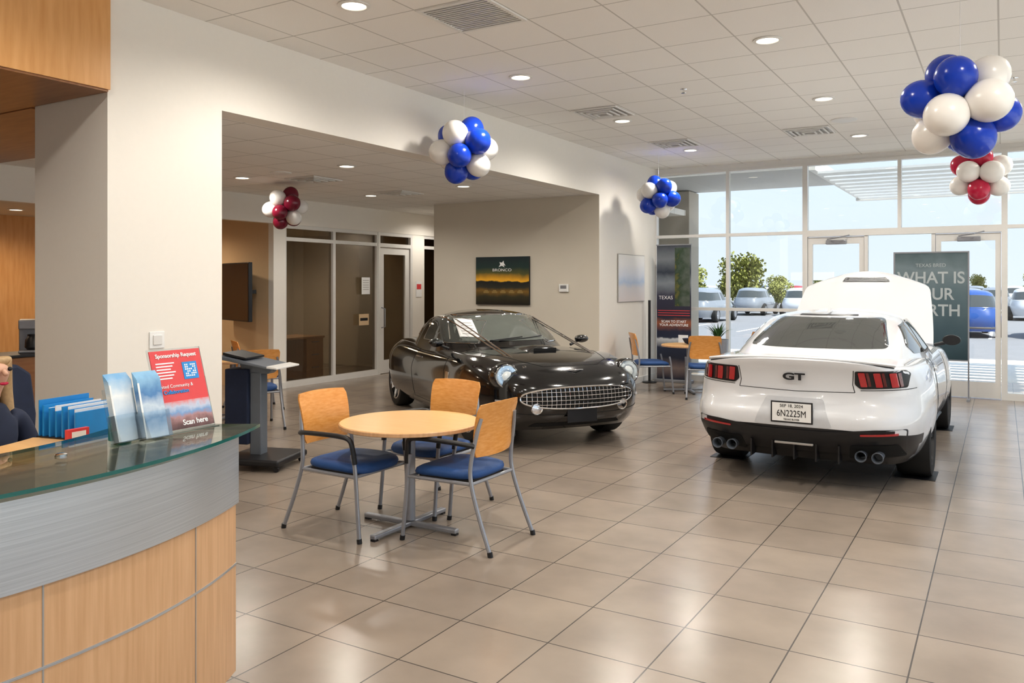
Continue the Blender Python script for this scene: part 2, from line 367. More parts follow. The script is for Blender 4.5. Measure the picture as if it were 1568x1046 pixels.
e=E('magazine_bowl',(-4.12,12.28,.72)); lathe('bowl',[(.04,0),(.1,.02),(.14,.09),(.135,.09),(.09,.03),(0,.015)],M_navy,e)
# ------------------------------------------------------------------ reception desk
DX,DY=-4.255,1.35
e=E('reception_desk')
A0,A1=-75,29.2
arcsolid('toe_kick',DX,DY,1.55,1.78,A0,A1-.3,0,.1,M_black,e)
arcsolid('wood_front',DX,DY,1.78,1.850,A0,A1,.10,.772,M_wood,e)
arcsolid('steel_band',DX,DY,1.78,1.862,A0,A1,.775,1.04,M_steel,e)
arcsolid('inlay_strip',DX,DY,1.85,1.8525,A0,A1,.525,.534,M_steel,e)
for a in (-58,-39,-19.5,0,19.2): arcsolid('seam_%d'%(a+60),DX,DY,1.85,1.8515,a-.08,a+.08,.10,.772,M_framed,e,n=2)
arcsolid('inner_wall',DX,DY,1.48,1.52,A0,A1,.1,1.03,M_wood,e)
arcsolid('end_panel',DX,DY,1.48,1.845,A1-1,A1-.05,.1,1.03,M_wood,e,n=2)
arcsolid('ledge_cap',DX,DY,1.48,1.80,A0,A1,1.0,1.03,mat('laminate_grey',(.34,.29,.24),.35),e)
arcsolid('glass_top',DX,DY,1.36,1.925,A0,31.3,1.066,1.078,M_counter,e,edge=M_gedge)
arcsolid('work_surface',DX,DY,.85,1.48,A0,A1,.72,.75,M_wood,e)
arcsolid('inner_shelf',DX,DY,1.02,1.48,9,A1,1.0,1.03,M_woodt,e)
arcsolid('shelf_panel',DX,DY,1.05,1.08,9,A1,.75,1.0,M_wood,e)
for a in (-60,-45,-30,-15,-2,8,18,26):
    for r in (1.58,):
        lathe('standoff_%d_%d'%(a+60,int(r*100)),[(.014,1.03),(.014,1.066),(.02,1.0662)],M_chrome,e,T(DX+r*math.cos(R(a)),DY+r*math.sin(R(a)),0),16)
        lathe('cap_%d_%d'%(a+60,int(r*100)),[(.019,1.078),(.019,1.084),(.012,1.087),(0,1.087)],M_chrome,e,T(DX+r*math.cos(R(a)),DY+r*math.sin(R(a)),0),20)
M_photo=rampmat('poster_photo',[(0,(.06,.03,.03)),(.25,(.20,.10,.10)),(.45,(.45,.25,.25)),(.6,(.20,.35,.60)),(.8,(.55,.60,.72)),(1,(.75,.25,.25))],2,0,.12,.5,30)
e=E('sponsorship_sign',(-2.735,2.112,1.08),92,-17)
box('acrylic_panel',-.125,.125,.004,.008,.0,.33,M_acr,e); box('print',-.118,.118,.0,.004,.008,.322,M_red,e)
box('photo',-.118,.118,-.001,.0,.008,.118,M_photo,e)
text('headline','Sponsorship Request',.0225,T(0,-.002,.30)@FY,M_inkw,e,off=.0005)
for k in range(6): box('copy_%d'%k,-.10,-.015-.01*(k%3),-.0015,0,.268-k*.012,.273-k*.012,M_inkw,e)
box('qr_card',.02,.09,-.0015,0,.2,.27,M_fblue,e)
boxes('qr_dots',[(.03+.009*i,.036+.009*i,-.0025,-.0015,.21+.009*j,.216+.009*j) for i in range(6) for j in range(6) if random.random()<.6],M_inkw,e)
text('line_1','United Community &',.019,T(-.03,-.002,.178)@FY,M_inkw,e); text('line_2','Collaboration',.021,T(-.03,-.002,.155)@FY,M_fblue,e,off=.0006)
text('line_3','Scan here',.03,T(.03,-.002,.03)@FY,M_inkw,e,off=.0006)
e2=E('sign_stand',(-2.735,2.112,1.078),92); box('acrylic_foot',-.125,.125,-.02,.12,.0,.003,M_acr,e2)
M_br1=rampmat('brochure_print',[(0,(.75,.8,.85)),(.3,(.15,.30,.50)),(.5,(.62,.70,.78)),(.7,(.10,.25,.5)),(1,(.35,.60,.80))],2,0,.24,.35,22,.3)
M_br2=rampmat('brochure_print_light',[(0,(.85,.86,.88)),(.4,(.50,.62,.75)),(.7,(.88,.9,.9)),(1,(.25,.5,.75))],2,0,.24,.3,18,.3)
for i,(x,y) in enumerate(((-2.69,1.935),(-2.715,1.84))):
    e=E('brochure_holder',(x,y,1.08),92+5*i,-14)
    boxes('acrylic_shell',[(-.058,.058,.028,.031,0,.20),(-.058,.058,-.012,-.009,0,.10),(-.058,-.055,-.009,.028,0,.10),(.055,.058,-.009,.028,0,.10),(-.058,.058,-.009,.028,.0,.003)],M_acr,e)
    boxes('leaflets',[(-.05,.05,.0+.004*k,.003+.004*k,.004,.225+.006*k) for k in range(6)],M_br1 if i==0 else M_br2,e)
    boxes('leaflet_side',[(-.052,-.045,-.004,-.002,.006,.21)],M_paper,e)
e=E('file_rack',(-3.27,2.0,1.03),100)
box('back_plate',-.12,.12,.1,.104,0,.15,M_fblue,e); 
boxes('folders',[(-.12+.0*k,.12,-.1+.035*k,-.092+.035*k,0,.11+.010*(k%3)) for k in range(6)],M_fblue,e)
boxes('papers',[(-.11,.11,-.085+.035*k,-.08+.035*k,0,.12+.01*(k%2)) for k in range(5)],M_paper,e); box('tray',-.125,.125,-.11,.11,0,.006,M_black,e)
e=E('coffee_mug',(-3.02,2.00,1.03)); lathe('mug_body',[(.038,0),(.042,.01),(.042,.095),(.039,.095),(.038,.012),(0,.01)],M_teal,e)
tube('mug_handle',cr([(.04,0,.08),(.065,0,.075),(.07,0,.05),(.062,0,.025),(.04,0,.02)],5),.005,M_teal,e)
e=E('card_holder',(-3.1,1.88,1.03),95); boxes('card_stack',[(-.045,.045,0,.02,.0,.055)],M_red,e); boxes('card_face',[(-.03,.03,-.002,0,.01,.045)],M_inkw,e); box('tray',-.05,.05,-.01,.03,0,.012,M_acr,e)
e=E('wall_switch',(-5.208,3.735,1.25),90); box('plate',-.06,.06,-.008,0,-.06,.06,M_white,e,.003); box('reader',-.035,.035,-.016,-.008,-.035,.035,M_frame,e,.003)
def taskchair(x,y,rz):
    e=E('task_chair',(x,y,0),rz)
    box('seat',-.24,.24,-.24,.24,.44,.52,M_navy,e,.035)
    prism('backrest',[(-.22,.60),(.22,.60),(.24,.9),(.2,1.14),(.1,1.2),(-.1,1.2),(-.2,1.14),(-.24,.9)],0,.06,M_navy,e,T(-.24,0,0)@Rt(90,'Z')@Rt(90,'X'),.02)
    tubes('stem',[([(0,0,.1),(0,0,.44)],.028),([(-.15,0,.46),(-.29,0,.5),(-.29,0,.8)],.018)],M_black,e)
    tubes('star_base',[([(0,0,.11),(.28*math.cos(a),.28*math.sin(a),.07)],.018) for a in [k*2*math.pi/5 for k in range(5)]],M_black,e)
    for k in range(5):
        a=k*2*math.pi/5; lathe('caster_%d'%k,[(.0,-.02),(.028,-.02),(.03,0),(.028,.02),(0,.02)],M_black,e,T(.28*math.cos(a),.28*math.sin(a),.03)@Rt(90,'X'),16)
    for s in (-1,1): tube('arm_%d'%(s>0),cr([(-.1,s*.25,.47),(-.08,s*.29,.6),(.0,s*.29,.67),(.16,s*.29,.67)],5),.018,M_black,e)
    return e
taskchair(-4.55,2.50,20); taskchair(-3.95,1.86,12)
def skin(name,pts,edges,rad,m,parent,sub=2):
    me=bpy.data.meshes.new(name); me.from_pydata(pts,edges,[]); me.materials.append(m)
    o=bpy.data.objects.new(name,me); C.objects.link(o); o.parent=parent
    md=o.modifiers.new('s','SKIN')
    for i,v in enumerate(me.skin_vertices[0].data):
        r=rad[i]; v.radius=r if isinstance(r,tuple) else (r,r); v.use_root=(i==0)
    md.use_smooth_shade=True
    ss=o.modifiers.new('ss','SUBSURF'); ss.levels=sub; ss.render_levels=sub
    return o
M_skin=mat('skin',(.62,.36,.25),.5); M_hair=mat('hair_blonde',(.45,.30,.15),.55,var=.3,scale=60)
e=E('seated_woman',(-3.85,1.90,0),12)
pts=[(0,0,.60),(0,0,.74),(.02,0,.92),(.02,0,1.05),(.03,0,1.13), (.02,.15,1.04),(.06,.21,.85),(.27,.17,.80), (.02,-.15,1.04),(.06,-.21,.85),(.27,-.17,.80)]
skin('torso',pts,[(0,1),(1,2),(2,3),(3,4),(3,5),(5,6),(6,7),(3,8),(8,9),(9,10)],[(.14,.09),(.12,.09),(.14,.10),(.09,.07),.045,.06,.048,.034,.06,.048,.034],M_navy,e)
pts=[(0,0,.60),(.0,.09,.60),(.42,.11,.58),(.40,.11,.12),(.52,.11,.06),(0,-.09,.60),(.42,-.11,.58),(.40,-.11,.12),(.52,-.11,.06)]
skin('legs',pts,[(0,1),(1,2),(2,3),(3,4),(0,5),(5,6),(6,7),(7,8)],[(.12,.08),.075,.06,.045,.04,.075,.06,.045,.04],M_black,e)
pts=[(.03,0,1.10),(.03,0,1.18),(.045,0,1.25),(.045,0,1.31)]
skin('neck_and_head',pts,[(0,1),(1,2),(2,3)],[.045,.045,(.075,.085),(.07,.08)],M_skin,e)
skin('nose',[(.115,0,1.28),(.14,0,1.25)],[(0,1)],[.01,.013],M_skin,e,1)
for s in (-1,1):
    lathe('eye_%d'%(s>0),[(0,-.01),(.009,-.004),(.01,0),(.008,.005),(0,.008)],M_ink,e,T(.118,s*.032,1.278)@Rt(90,'Y'),12)
    skin('ear_%d'%(s>0),[(.04,s*.083,1.26),(.035,s*.09,1.29)],[(0,1)],[.012,.014],M_skin,e,1)
    skin('hand_%d'%(s>0),[(.27,s*.17,.80),(.34,s*.16,.785)],[(0,1)],[(.028,.018),(.036,.014)],M_skin,e)
    for k in range(4):
        yy=s*.16+(-.027+.018*k); ln=(.06,.072,.068,.052)[k]
        skin('finger_%d_%d'%(s>0,k),[(.35,yy,.786),(.35+ln*.5,yy,.792),(.35+ln,yy,.775)],[(0,1),(1,2)],[.009,.0085,.007],M_skin,e)
    skin('thumb_%d'%(s>0),[(.30,s*.14,.787),(.335,s*.112,.785),(.36,s*.105,.778)],[(0,1),(1,2)],[.011,.01,.008],M_skin,e)
skin('mouth',[(.122,-.02,1.218),(.128,0,1.216),(.122,.02,1.218)],[(0,1),(1,2)],[.006,.008,.006],M_br,e,1)
pts=[(.02,0,1.36),(-.035,0,1.30),(-.06,0,1.2),(-.06,0,1.05),(-.05,0,.95),(.03,.075,1.31),(.0,.1,1.18),(.03,.11,1.02),(.03,-.075,1.31),(.0,-.1,1.18),(.03,-.11,1.02)]
skin('hair',pts,[(0,1),(1,2),(2,3),(3,4),(0,5),(5,6),(6,7),(0,8),(8,9),(9,10)],[(.06,.07),(.08,.075),(.07,.06),(.06,.05),.03,.035,.035,.02,.035,.035,.02],M_hair,e)
e=E('credenza',(-9.2,5.2,0),90); box('body',-1.2,1.2,-.25,.25,.08,.87,M_woodd,e,.005); box('top',-1.22,1.22,-.27,.27,.87,.9,M_black,e,.005); box('plinth',-1.15,1.15,-.2,.2,0,.08,M_black,e)
boxes('door_gaps',[(-.61+.6*i,-.605+.6*i,-.253,-.25,.1,.85) for i in range(3)],M_dark,e)
e=E('coffee_machine',(-9.2,5.05,.9),60); boxes('body',[(-.13,.13,.02,.2,0,.36),(-.13,.13,-.16,.02,.26,.36),(-.13,.13,-.16,.02,0,.03)],M_grey,e,.01); lathe('carafe',[(.05,.03),(.075,.06),(.07,.14),(.045,.18),(.05,.2)],M_black,e,T(0,-.07,0))
e=E('snack_basket',(-9.15,5.5,.9)); lathe('basket',[(.1,0),(.15,.12),(.14,.12),(.09,.02),(0,.01)],M_woodd,e); lathe('goods',[(0,.14),(.06,.13),(.13,.08)],M_red,e,n=9)
# ------------------------------------------------------------------ mobile lectern
M_lgrey=mat('lectern_grey',(.16,.18,.21),.4,metal=.3)
e=E('mobile_lectern',(-5.75,5.25,0),18)
boxes('base',[(-.30,.27,-.28,.28,.05,.11)],M_black,e,.02)
for i,(a,b) in enumerate(((-.25,-.23),(.23,-.23),(-.25,.23),(.23,.23))): lathe('caster_%d'%i,[(0,-.015),(.025,-.015),(.027,0),(.025,.015),(0,.015)],M_black,e,T(a,b,.027)@Rt(90,'X'),14)
boxes('mast',[(-.13,-.02,-.06,.06,.1,.86)],M_lgrey,e,.008)
boxes('cpu_panel',[(-.36,-.13,-.10,.10,.20,.88)],M_navy,e,.01)
prism('worktop',[(-.36,1.01),(-.36,.975),(.18,.885),(.18,.905)],-.20,.20,M_lgrey,e,Rt(90,'X'),.006)
prism('top_edge',[(.12,.925),(.12,.905),(.22,.895),(.22,.91)],-.21,.21,M_frame,e,Rt(90,'X'),.003)
prism('bracket',[(-.25,.97),(-.2,.84),(.05,.84),(.12,.90)],-.06,.06,M_lgrey,e,Rt(90,'X'),.004)
prism('laptop',[(-.34,1.035),(-.34,1.012),(-.11,.975),(-.11,.99)],-.16,.16,M_black,e,Rt(90,'X'))
e=E('television',(-10.2,8.72,1.53)); e.rotation_euler=(0,0,R(-20))
box('bezel',-.56,.56,-.03,.03,-.45,.45,M_black,e,.008); box('screen',-.54,.54,-.033,-.03,-.43,.43,mat('screen_glass',(.01,.011,.012),.1),e); 
boxes('mount_arm',[(-.15,.15,.03,.06,-.15,.15),(-.03,.03,.06,.3,-.03,.03)],M_black,e)
# ------------------------------------------------------------------ pictures
M_sun=rampmat('landscape_print',[(0,(.012,.010,.006)),(.16,(.04,.035,.015)),(.28,(.22,.12,.02)),(.36,(.03,.03,.02)),(.48,(.008,.010,.010)),(.50,(.95,.50,.03)),(.57,(.60,.30,.02)),(.66,(.10,.10,.025)),(.78,(.012,.04,.035)),(1,(.008,.022,.028))],2,-.38,.38,.16,4,.5)
e=E('framed_landscape_print',(-6.905,11.245,1.705)); box('canvas',-.505,.505,-.02,.012,-.385,.385,M_black,e,.004); box('picture',-.50,.50,-.023,-.02,-.38,.38,M_sun,e)
text('caption','BRONCO',.065,T(0,-.025,.17)@FY,M_inkw,e,sx=1.3)
prism('horse_mark',[(-.06,.22),(-.03,.26),(-.045,.30),(0,.29),(.03,.32),(.04,.28),(.07,.24),(.03,.25),(.05,.215),(.0,.24)],0,.003,M_inkw,e,T(0,-.024,0)@FY)
boxes('suv_row',[(-.35+.16*i,-.25+.16*i,-.0255,-.023,-.20,-.17) for i in range(5)]+[(-.33+.16*i,-.27+.16*i,-.0255,-.023,-.17,-.15) for i in range(5)],mat('suv_print',(.30,.20,.06),.5),e)
M_pale=rampmat('pale_poster_print',[(0,(.75,.68,.66)),(.3,(.70,.68,.70)),(.42,(.50,.60,.76)),(.55,(.70,.74,.84)),(.8,(.85,.84,.84)),(1,(.86,.84,.80))],2,-.385,.385,.18,5,.5)
e=E('wall_poster',(-5.2,12.48,1.745),90); box('canvas',-.55,.55,-.012,.004,-.385,.385,M_framed,e,.003); box('picture',-.54,.54,-.014,-.012,-.375,.375,M_pale,e)
e=E('thermostat',(-5.8,11.25,1.59)); box('plate',-.08,.08,-.02,.01,-.06,.06,M_white,e,.006); box('display',-.05,.05,-.023,-.02,-.01,.04,M_grey,e)
# roll-up banner
M_ban=rampmat('banner_print',[(0,(.01,.015,.035)),(.08,(.20,.15,.14)),(.16,(.01,.015,.035)),(.24,(.012,.02,.05)),(.30,(.6,.62,.65)),(.31,(.012,.02,.05)),(.36,(.015,.02,.05)),(.42,(.30,.09,.04)),(.46,(.02,.02,.04)),(.62,(.03,.03,.06)),(.72,(.22,.25,.28)),(.80,(.03,.04,.06)),(.90,(.18,.20,.22)),(1,(.06,.07,.09))],2,.05,2.3,.05,7,.5)
e=E('roll_up_banner',(-4.74,13.22,0)); box('base',-.32,.32,-.08,.08,0,.05,M_grey,e,.01); box('fabric',-.30,.30,-.002,.002,.05,2.3,M_ban,e); boxes('pole',[(-.31,.31,-.01,.01,2.3,2.32),(-.01,.01,.01,.03,.05,2.3)],M_grey,e)
boxes('rock_panel',[(.02,.28,-.004,-.002,1.28,2.26)],rampmat('banner_map',[(0,(.03,.05,.02)),(.4,(.14,.13,.03)),(.6,(.03,.06,.03)),(1,(.10,.12,.10))],0,-.3,.3,1.2,9,.5),e)
text('head','TEXAS',.085,T(-.14,-.006,1.42)@FY,M_inkw,e); text('scan','SCAN TO START\nYOUR ADVENTURE',.058,T(0,-.006,.99)@FY,M_inkw,e,off=.001)
box('qr',.08,.25,-.006,-.003,.62,.80,M_inkw,e); boxes('stripes',[(-.28,.28,-.005,-.003,1.12+.04*i,1.13+.04*i) for i in range(3)],M_red,e)
e=E('banner_pole',(-5.08,12.98,0)); lathe('foot',[(.12,0),(.12,.015),(.02,.03)],M_black,e); tube('pole',[(0,0,.02),(0,0,1.38)],.022,M_black,e)
# entrance sign
M_sign=rampmat('sign_print',[(0,(.02,.05,.065)),(.3,(.05,.09,.11)),(.6,(.10,.15,.17)),(.85,(.17,.22,.24)),(1,(.08,.12,.13))],2,.55,2.1,.3,3,.4)
e=E('entrance_sign',(-.89,13.30,0)); box('panel',-.47,.47,-.01,.01,.57,2.10,M_sign,e); boxes('frame',[(-.49,-.47,-.015,.015,.0,2.12),(.47,.49,-.015,.015,0,2.12),(-.47,.47,-.015,.015,2.1,2.12),(-.47,.47,-.015,.015,.55,.57),(-.5,-.46,-.2,.2,0,.03),(.46,.5,-.2,.2,0,.03)],M_grey,e)
text('copy','WHAT IS\nYOUR\nNORTH',.235,T(0,-.013,1.50)@FY,M_inkg,e,off=.004,sx=.92); text('mark','TEXAS BRED',.07,T(0,-.013,1.92)@FY,M_inkg,e)
def leafplant(name,x,y,z0,n,h,m):
    e=E(name,(x,y,0)); lathe('pot',[(.13,0),(.17,z0),(.155,z0),(.13,z0-.05),(0,z0-.05)],M_grey,e)
    V=[];F=[]
    for i in range(n):
        a=random.random()*6.28; l=h*(.7+.5*random.random()); t=.3+.9*random.random(); w=.018
        for k in range(6):
            u=k/5; r=l*u*math.sin(t)*(.4+.6*u); z=z0-.05+l*u*math.cos(t*u*.9)
            c=Vector((r*math.cos(a),r*math.sin(a),z)); s=Vector((-math.sin(a),math.cos(a),0))*w*(1-u)*(.4+2*u)
            V+=[c-s,c+s]
            if k: b=len(V); F.append((b-4,b-3,b-1,b-2))
    mk('leaves',V,F,m,e,recalc=False); return e
M_leaf=mat('leaf_green',(.05,.13,.03),.5,var=.4,scale=4)
leafplant('potted_plant',-3.98,13.2,.75,40,.36,M_leaf)
# ------------------------------------------------------------------ ceiling fixtures
def dlight(x,y,z,r=.09,pw=88,col=(1,.945,.865)):
    e=E('downlight',(x,y,z))
    lathe('trim_ring',[(r,0),(r+.025,-.002),(r+.025,-.008),(r,-.012),(r-.005,-.004)],M_trim,e,n=28)
    lathe('lens',[(0,-.004),(r-.004,-.004),(r-.004,-.006),(0,-.006)],M_lens,e,n=28)
    l=bpy.data.lights.new('bulb','SPOT'); l.energy=pw; l.color=col; l.spot_size=R(165); l.spot_blend=.6; l.shadow_soft_size=.09
    o=bpy.data.objects.new('bulb',l); o.location=(0,0,-.03); C.objects.link(o); o.parent=e
for x in (-3.99,-1.65,.75):
    for y in (-3,-.4,2.05,4.46,6.83,9.3,11.85): dlight(x,y,3.65,pw=(88 if y>3 else 62))
for x,y in ((-6.47,7.11),(-8.32,7.2),(-8.3,9.66),(-6.41,9.4),(-9.0,12.8)): dlight(x,y,3.01,.085,50)
for x,y in ((-6.6,1.2),(-7.9,3.2),(-6.6,-1.5)): dlight(x,y,2.94,.085,30,(1,.84,.66))
for x,y in ((-11.9,6.3),(-11.2,8.0),(-11.5,3.5)): dlight(x,y,2.7,.085,50,(1,.82,.60))
dlight(-11.6,10.8,2.65,.085,75,(1,.88,.72))  # added lamp, no known fixture; brightens the office behind the tinted glass
def diffuser(name,x,y,z,s=.3):
    e=E(name,(x,y,z)); L=[]
    for k in range(4):
        a=s-.02-.065*k; w=.018; zz=-.004-.007*k
        L+=[(-a,a,-a,-a+w,zz-.012,zz),(-a,a,a-w,a,zz-.012,zz),(-a,-a+w,-a+w,a-w,zz-.012,zz),(a-w,a,-a+w,a-w,zz-.012,zz)]
    boxes('vanes',L,M_trim,e); box('throat',-s+.02,s-.02,-s+.02,s-.02,-.003,-.001,M_framed,e)
for x,y in ((-3.99,8.73),(-3.99,11.17),(-2.16,11.17)): diffuser('air_diffuser',x,y,3.65)
for x,y in ((-7.65,7.78),(-7.7,9.6)): diffuser('air_diffuser',x,y,3.01,.28)
e=E('return_air_grille',(-3.38,5.07,3.65)); boxes('frame',[(-.3,.3,-.3,-.27,-.012,0),(-.3,.3,.27,.3,-.012,0),(-.3,-.27,-.27,.27,-.012,0),(.27,.3,-.27,.27,-.012,0)],M_trim,e)
boxes('louvres',[(-.27,.27,-.27+.036*i,-.254+.036*i,-.01,-.002) for i in range(15)],M_frame,e); box('throat',-.27,.27,-.27,.27,-.0015,-.0005,M_dark,e)
e=E('ceiling_speaker',(-1.65,10.62,3.65)); lathe('grille',[(.15,0),(.15,-.008),(.13,-.014),(0,-.014)],M_frame,e)
e=E('ceiling_speaker',(-7.56,7.13,3.01)); lathe('grille',[(.13,0),(.13,-.008),(.11,-.014),(0,-.014)],M_trim,e)
for i,(x,y) in enumerate(((-2.8,8.1),(.1,9.3))): 
    e=E('sprinkler_head',(x,y,3.65)); lathe('escutcheon',[(.035,0),(.035,-.006),(.01,-.01),(.01,-.04),(.025,-.045),(0,-.047)],M_chrome,e,n=16)
# ------------------------------------------------------------------ balloons
prof=[]
for k in range(19):
    t=math.pi*k/18; r=math.sin(t)*.128; z=-math.cos(t)*.14
    if z<0: r*=1-.10*(z/.14)**2
    prof.append((r,z))
prof=[(.012,-.152),(.006,-.143)]+prof[1:]
BM={}
def balloons(x,y,z,ms,seed,sc=1,top=3.65):
    random.seed(seed); e=E('balloon_cluster',(x,y,z)); g=(1+5**.5)/2
    dirs=[Vector(v).normalized() for v in [(0,s1,s2*g) for s1 in (-1,1) for s2 in (-1,1)]+[(s1,s2*g,0) for s1 in (-1,1) for s2 in (-1,1)]+[(s2*g,0,s1) for s1 in (-1,1) for s2 in (-1,1)]]
    rot=Euler((random.random()*3,random.random()*3,random.random()*3)).to_matrix()
    ds=[(rot@d).normalized() for d in dirs]
    order=list(range(12)); random.shuffle(order)
    col={}
    for i in order:
        nb=sum(1 if col.get(j)==0 else -1 for j in col if ds[i].dot(ds[j])>.3)
        tot=sum(1 if c==0 else -1 for c in col.values())
        col[i]=1 if (nb+.5*tot)>0 else (0 if (nb+.5*tot)<0 else random.randint(0,1))
    for i,d in enumerate(ds):
        m=ms[col[i]]
        if m.name not in BM:
            o=lathe('b',prof,m); BM[m.name]=o.data; bpy.data.objects.remove(o)
        o=bpy.data.objects.new('balloon_%d'%i,BM[m.name]); C.objects.link(o); o.parent=e
        o.location=d*.225*sc; o.rotation_mode='QUATERNION'; o.rotation_quaternion=d.to_track_quat('Z','Y'); s=sc*random.uniform(.93,1.04); o.scale=(s,s,s)
    tube('string',[(0,0,0),(0,0,top-z-.005)],.0015,M_white,e,n=5)
balloons(-4.74,6.96,3.02,[M_bb,M_bw],4)
balloons(-8.26,7.88,2.67,[M_bm,M_bw],4,.83,3.01)
balloons(-4.5,11.87,2.98,[M_bb,M_bw],8,.95)
balloons(-.23,5.92,2.78,[M_bb,M_bw],2,1.0)
balloons(-.23,11.5,2.97,[M_br,M_bw],5,1.02)
random.seed(11)
# ------------------------------------------------------------------ cars
def pchip(pts):
    xs=[p[0] for p in pts]; ys=[p[1] for p in pts]; n=len(xs)
    h=[xs[i+1]-xs[i] for i in range(n-1)]; d=[(ys[i+1]-ys[i])/h[i] for i in range(n-1)]
    m=[0]*n; m[0]=d[0]; m[-1]=d[-1]
    for i in range(1,n-1):
        m[i]=0 if d[i-1]*d[i]<=0 else 2*d[i-1]*d[i]/(d[i-1]+d[i])
    def f(x):
        if x<=xs[0]: return ys[0]
        if x>=xs[-1]: return ys[-1]
        i=0
        while x>xs[i+1]: i+=1
        t=(x-xs[i])/h[i]
        return (2*t**3-3*t*t+1)*ys[i]+(t**3-2*t*t+t)*h[i]*m[i]+(-2*t**3+3*t*t)*ys[i+1]+(t**3-t*t)*h[i]*m[i+1]
    return f
def stack(name,P,NT,LV,mats,parent,mfun=None):
    xf,xr,w,Wx,zb,zs,crn=[pchip(P[k]) for k in ('xf','xr','w','Wx','zb','zs','crown')]
    n=P['n']; pc=P.get('pc',2.3); w1=w(1)
    def pt(s,th,k=1):
        c,sn=math.cos(th),math.sin(th); r=(abs(c)**n+abs(sn)**n)**(-1/n); px=r*c; py=r*sn*k
        A,B=xf(s),xr(s); x=(A+B)/2+(A-B)/2*px
        x-= P['bowf']*py*py*px*px if px>0 else -P['bowr']*py*py*px*px
        W=w(s)*Wx(x); y=W*py; top=zs(x)+crn(x)*(1-min(1,abs(y)/(w1*Wx(x)))**pc)
        b=zb(x); return (x,y,b+(top-b)*s)
    V=[];F=[];S=[]
    for s in LV:
        for i in range(NT): V.append(pt(s,2*math.pi*i/NT))
    for j in range(len(LV)-1):
        for i in range(NT):
            i2=(i+1)%NT; F.append((j*NT+i,j*NT+i2,(j+1)*NT+i2,(j+1)*NT+i)); S.append((LV[j]+LV[j+1])/2)
    ks=[.96,.88,.76,.6,.4,.2,0,-.2,-.4,-.6,-.76,-.88,-.96]
    for lev in (len(LV)-1,0):
        b=lev*NT; s=LV[lev]; rows=[[b]]
        for i in range(1,NT//2):
            th=2*math.pi*i/NT; row=[b+i]
            for k in ks: V.append(pt(s,th,k)); row.append(len(V)-1)
            row.append(b+NT-i); rows.append(row)
        rows.append([b+NT//2])
        for r0,r1 in zip(rows,rows[1:]):
            if len(r0)==1:
                for a,c in zip(r1,r1[1:]): F.append((r0[0],a,c)); S.append(s)
            elif len(r1)==1:
                for a,c in zip(r0,r0[1:]): F.append((a,r1[0],c)); S.append(s)
            else:
                for q in range(len(r0)-1): F.append((r0[q],r1[q],r1[q+1],r0[q+1])); S.append(s)
    mi=None
    if mfun:
        mi=[]
        for f,s in zip(F,S):
            cx=sum(V[q][0] for q in f)/len(f); cy=sum(V[q][1] for q in f)/len(f); cz=sum(V[q][2] for q in f)/len(f)
            mi.append(mfun(cx,cy,cz,s))
    return mk(name,V,F,mats,parent,smooth=True,midx=mi,sharp=45)
def arches(o,axles,yout,rad,zc,wellmat_idx,depth=.42):
    for ax in axles:
        for s in (-1,1):
            c=lathe('cut',[(rad,-depth/2),(rad,depth/2)],M_dark,None,T(ax,s*(yout+.08-depth/2),zc)@Rt(90,'X'),64)
            md=o.modifiers.new('bool','BOOLEAN'); md.operation='DIFFERENCE'; md.object=c; md.solver='EXACT'
            dg=bpy.context.evaluated_depsgraph_get(); me=bpy.data.meshes.new_from_object(o.evaluated_get(dg))
            o.modifiers.clear(); o.data=me; bpy.data.objects.remove(c)
    for p in o.data.polygons:
        c=p.center
        for ax in axles:
            if math.hypot(c.x-ax,c.z-zc)<rad+.004 and abs(c.y)<yout+.09 and abs(c.y)>yout-depth-.0:
                d=math.hypot(c.x-ax,c.z-zc)
                nrm=p.normal; rr=Vector((c.x-ax,0,c.z-zc))
                if (d>rad-.01 and rr.length>0 and abs(nrm.dot(rr.normalized()))>.8) or abs(c.y)<yout+.08-depth+.01: p.material_index=wellmat_idx
    o.data.polygons.foreach_set('use_smooth',[True]*len(o.data.polygons)); o.data.set_sharp_from_angle(angle=R(35))
def bvh_of(objs):
    V=[];F=[]
    for o in objs:
        b=len(V); V+=[v.co.copy() for v in o.data.vertices]; F+=[tuple(i+b for i in p.vertices) for p in o.data.polygons]
    return BVHTree.FromPolygons(V,F)
DIRS={'rear':(lambda a,b:Vector((-6,a,b)),Vector((1,0,0))),'front':(lambda a,b:Vector((6,a,b)),Vector((-1,0,0))),
 'right':(lambda a,b:Vector((a,-4,b)),Vector((0,1,0))),'left':(lambda a,b:Vector((a,4,b)),Vector((0,-1,0))),'top':(lambda a,b:Vector((a,b,5)),Vector((0,0,-1)))}
def hit(bv,view,a,b,off):
    f,d=DIRS[view]; o=f(a,b); h=bv.ray_cast(o,d)
    if h[0] is None:
        h=bv.find_nearest(o+d*(3.8 if view in('rear','front') else 3.1))
    return h[0]-d*off
def roundpoly(poly,r,seg=5):
    out=[];n=len(poly)
    for i in range(n):
        p=Vector(poly[i]);a=Vector(poly[i-1]);b=Vector(poly[(i+1)%n])
        da=(a-p);db=(b-p); rr=min(r,da.length*.45,db.length*.45); A=p+da.normalized()*rr;B=p+db.normalized()*rr
        for k in range(seg+1):
            t=k/seg; out.append(A*(1-t)**2+p*2*t*(1-t)+B*t*t)
    return out
def dense(poly,mx=.03):
    out=[];n=len(poly)
    for i in range(n):
        a=Vector(poly[i]);b=Vector(poly[(i+1)%n]); k=max(1,int((b-a).length/mx))
        for q in range(k): out.append(a.lerp(b,q/k))
    return out
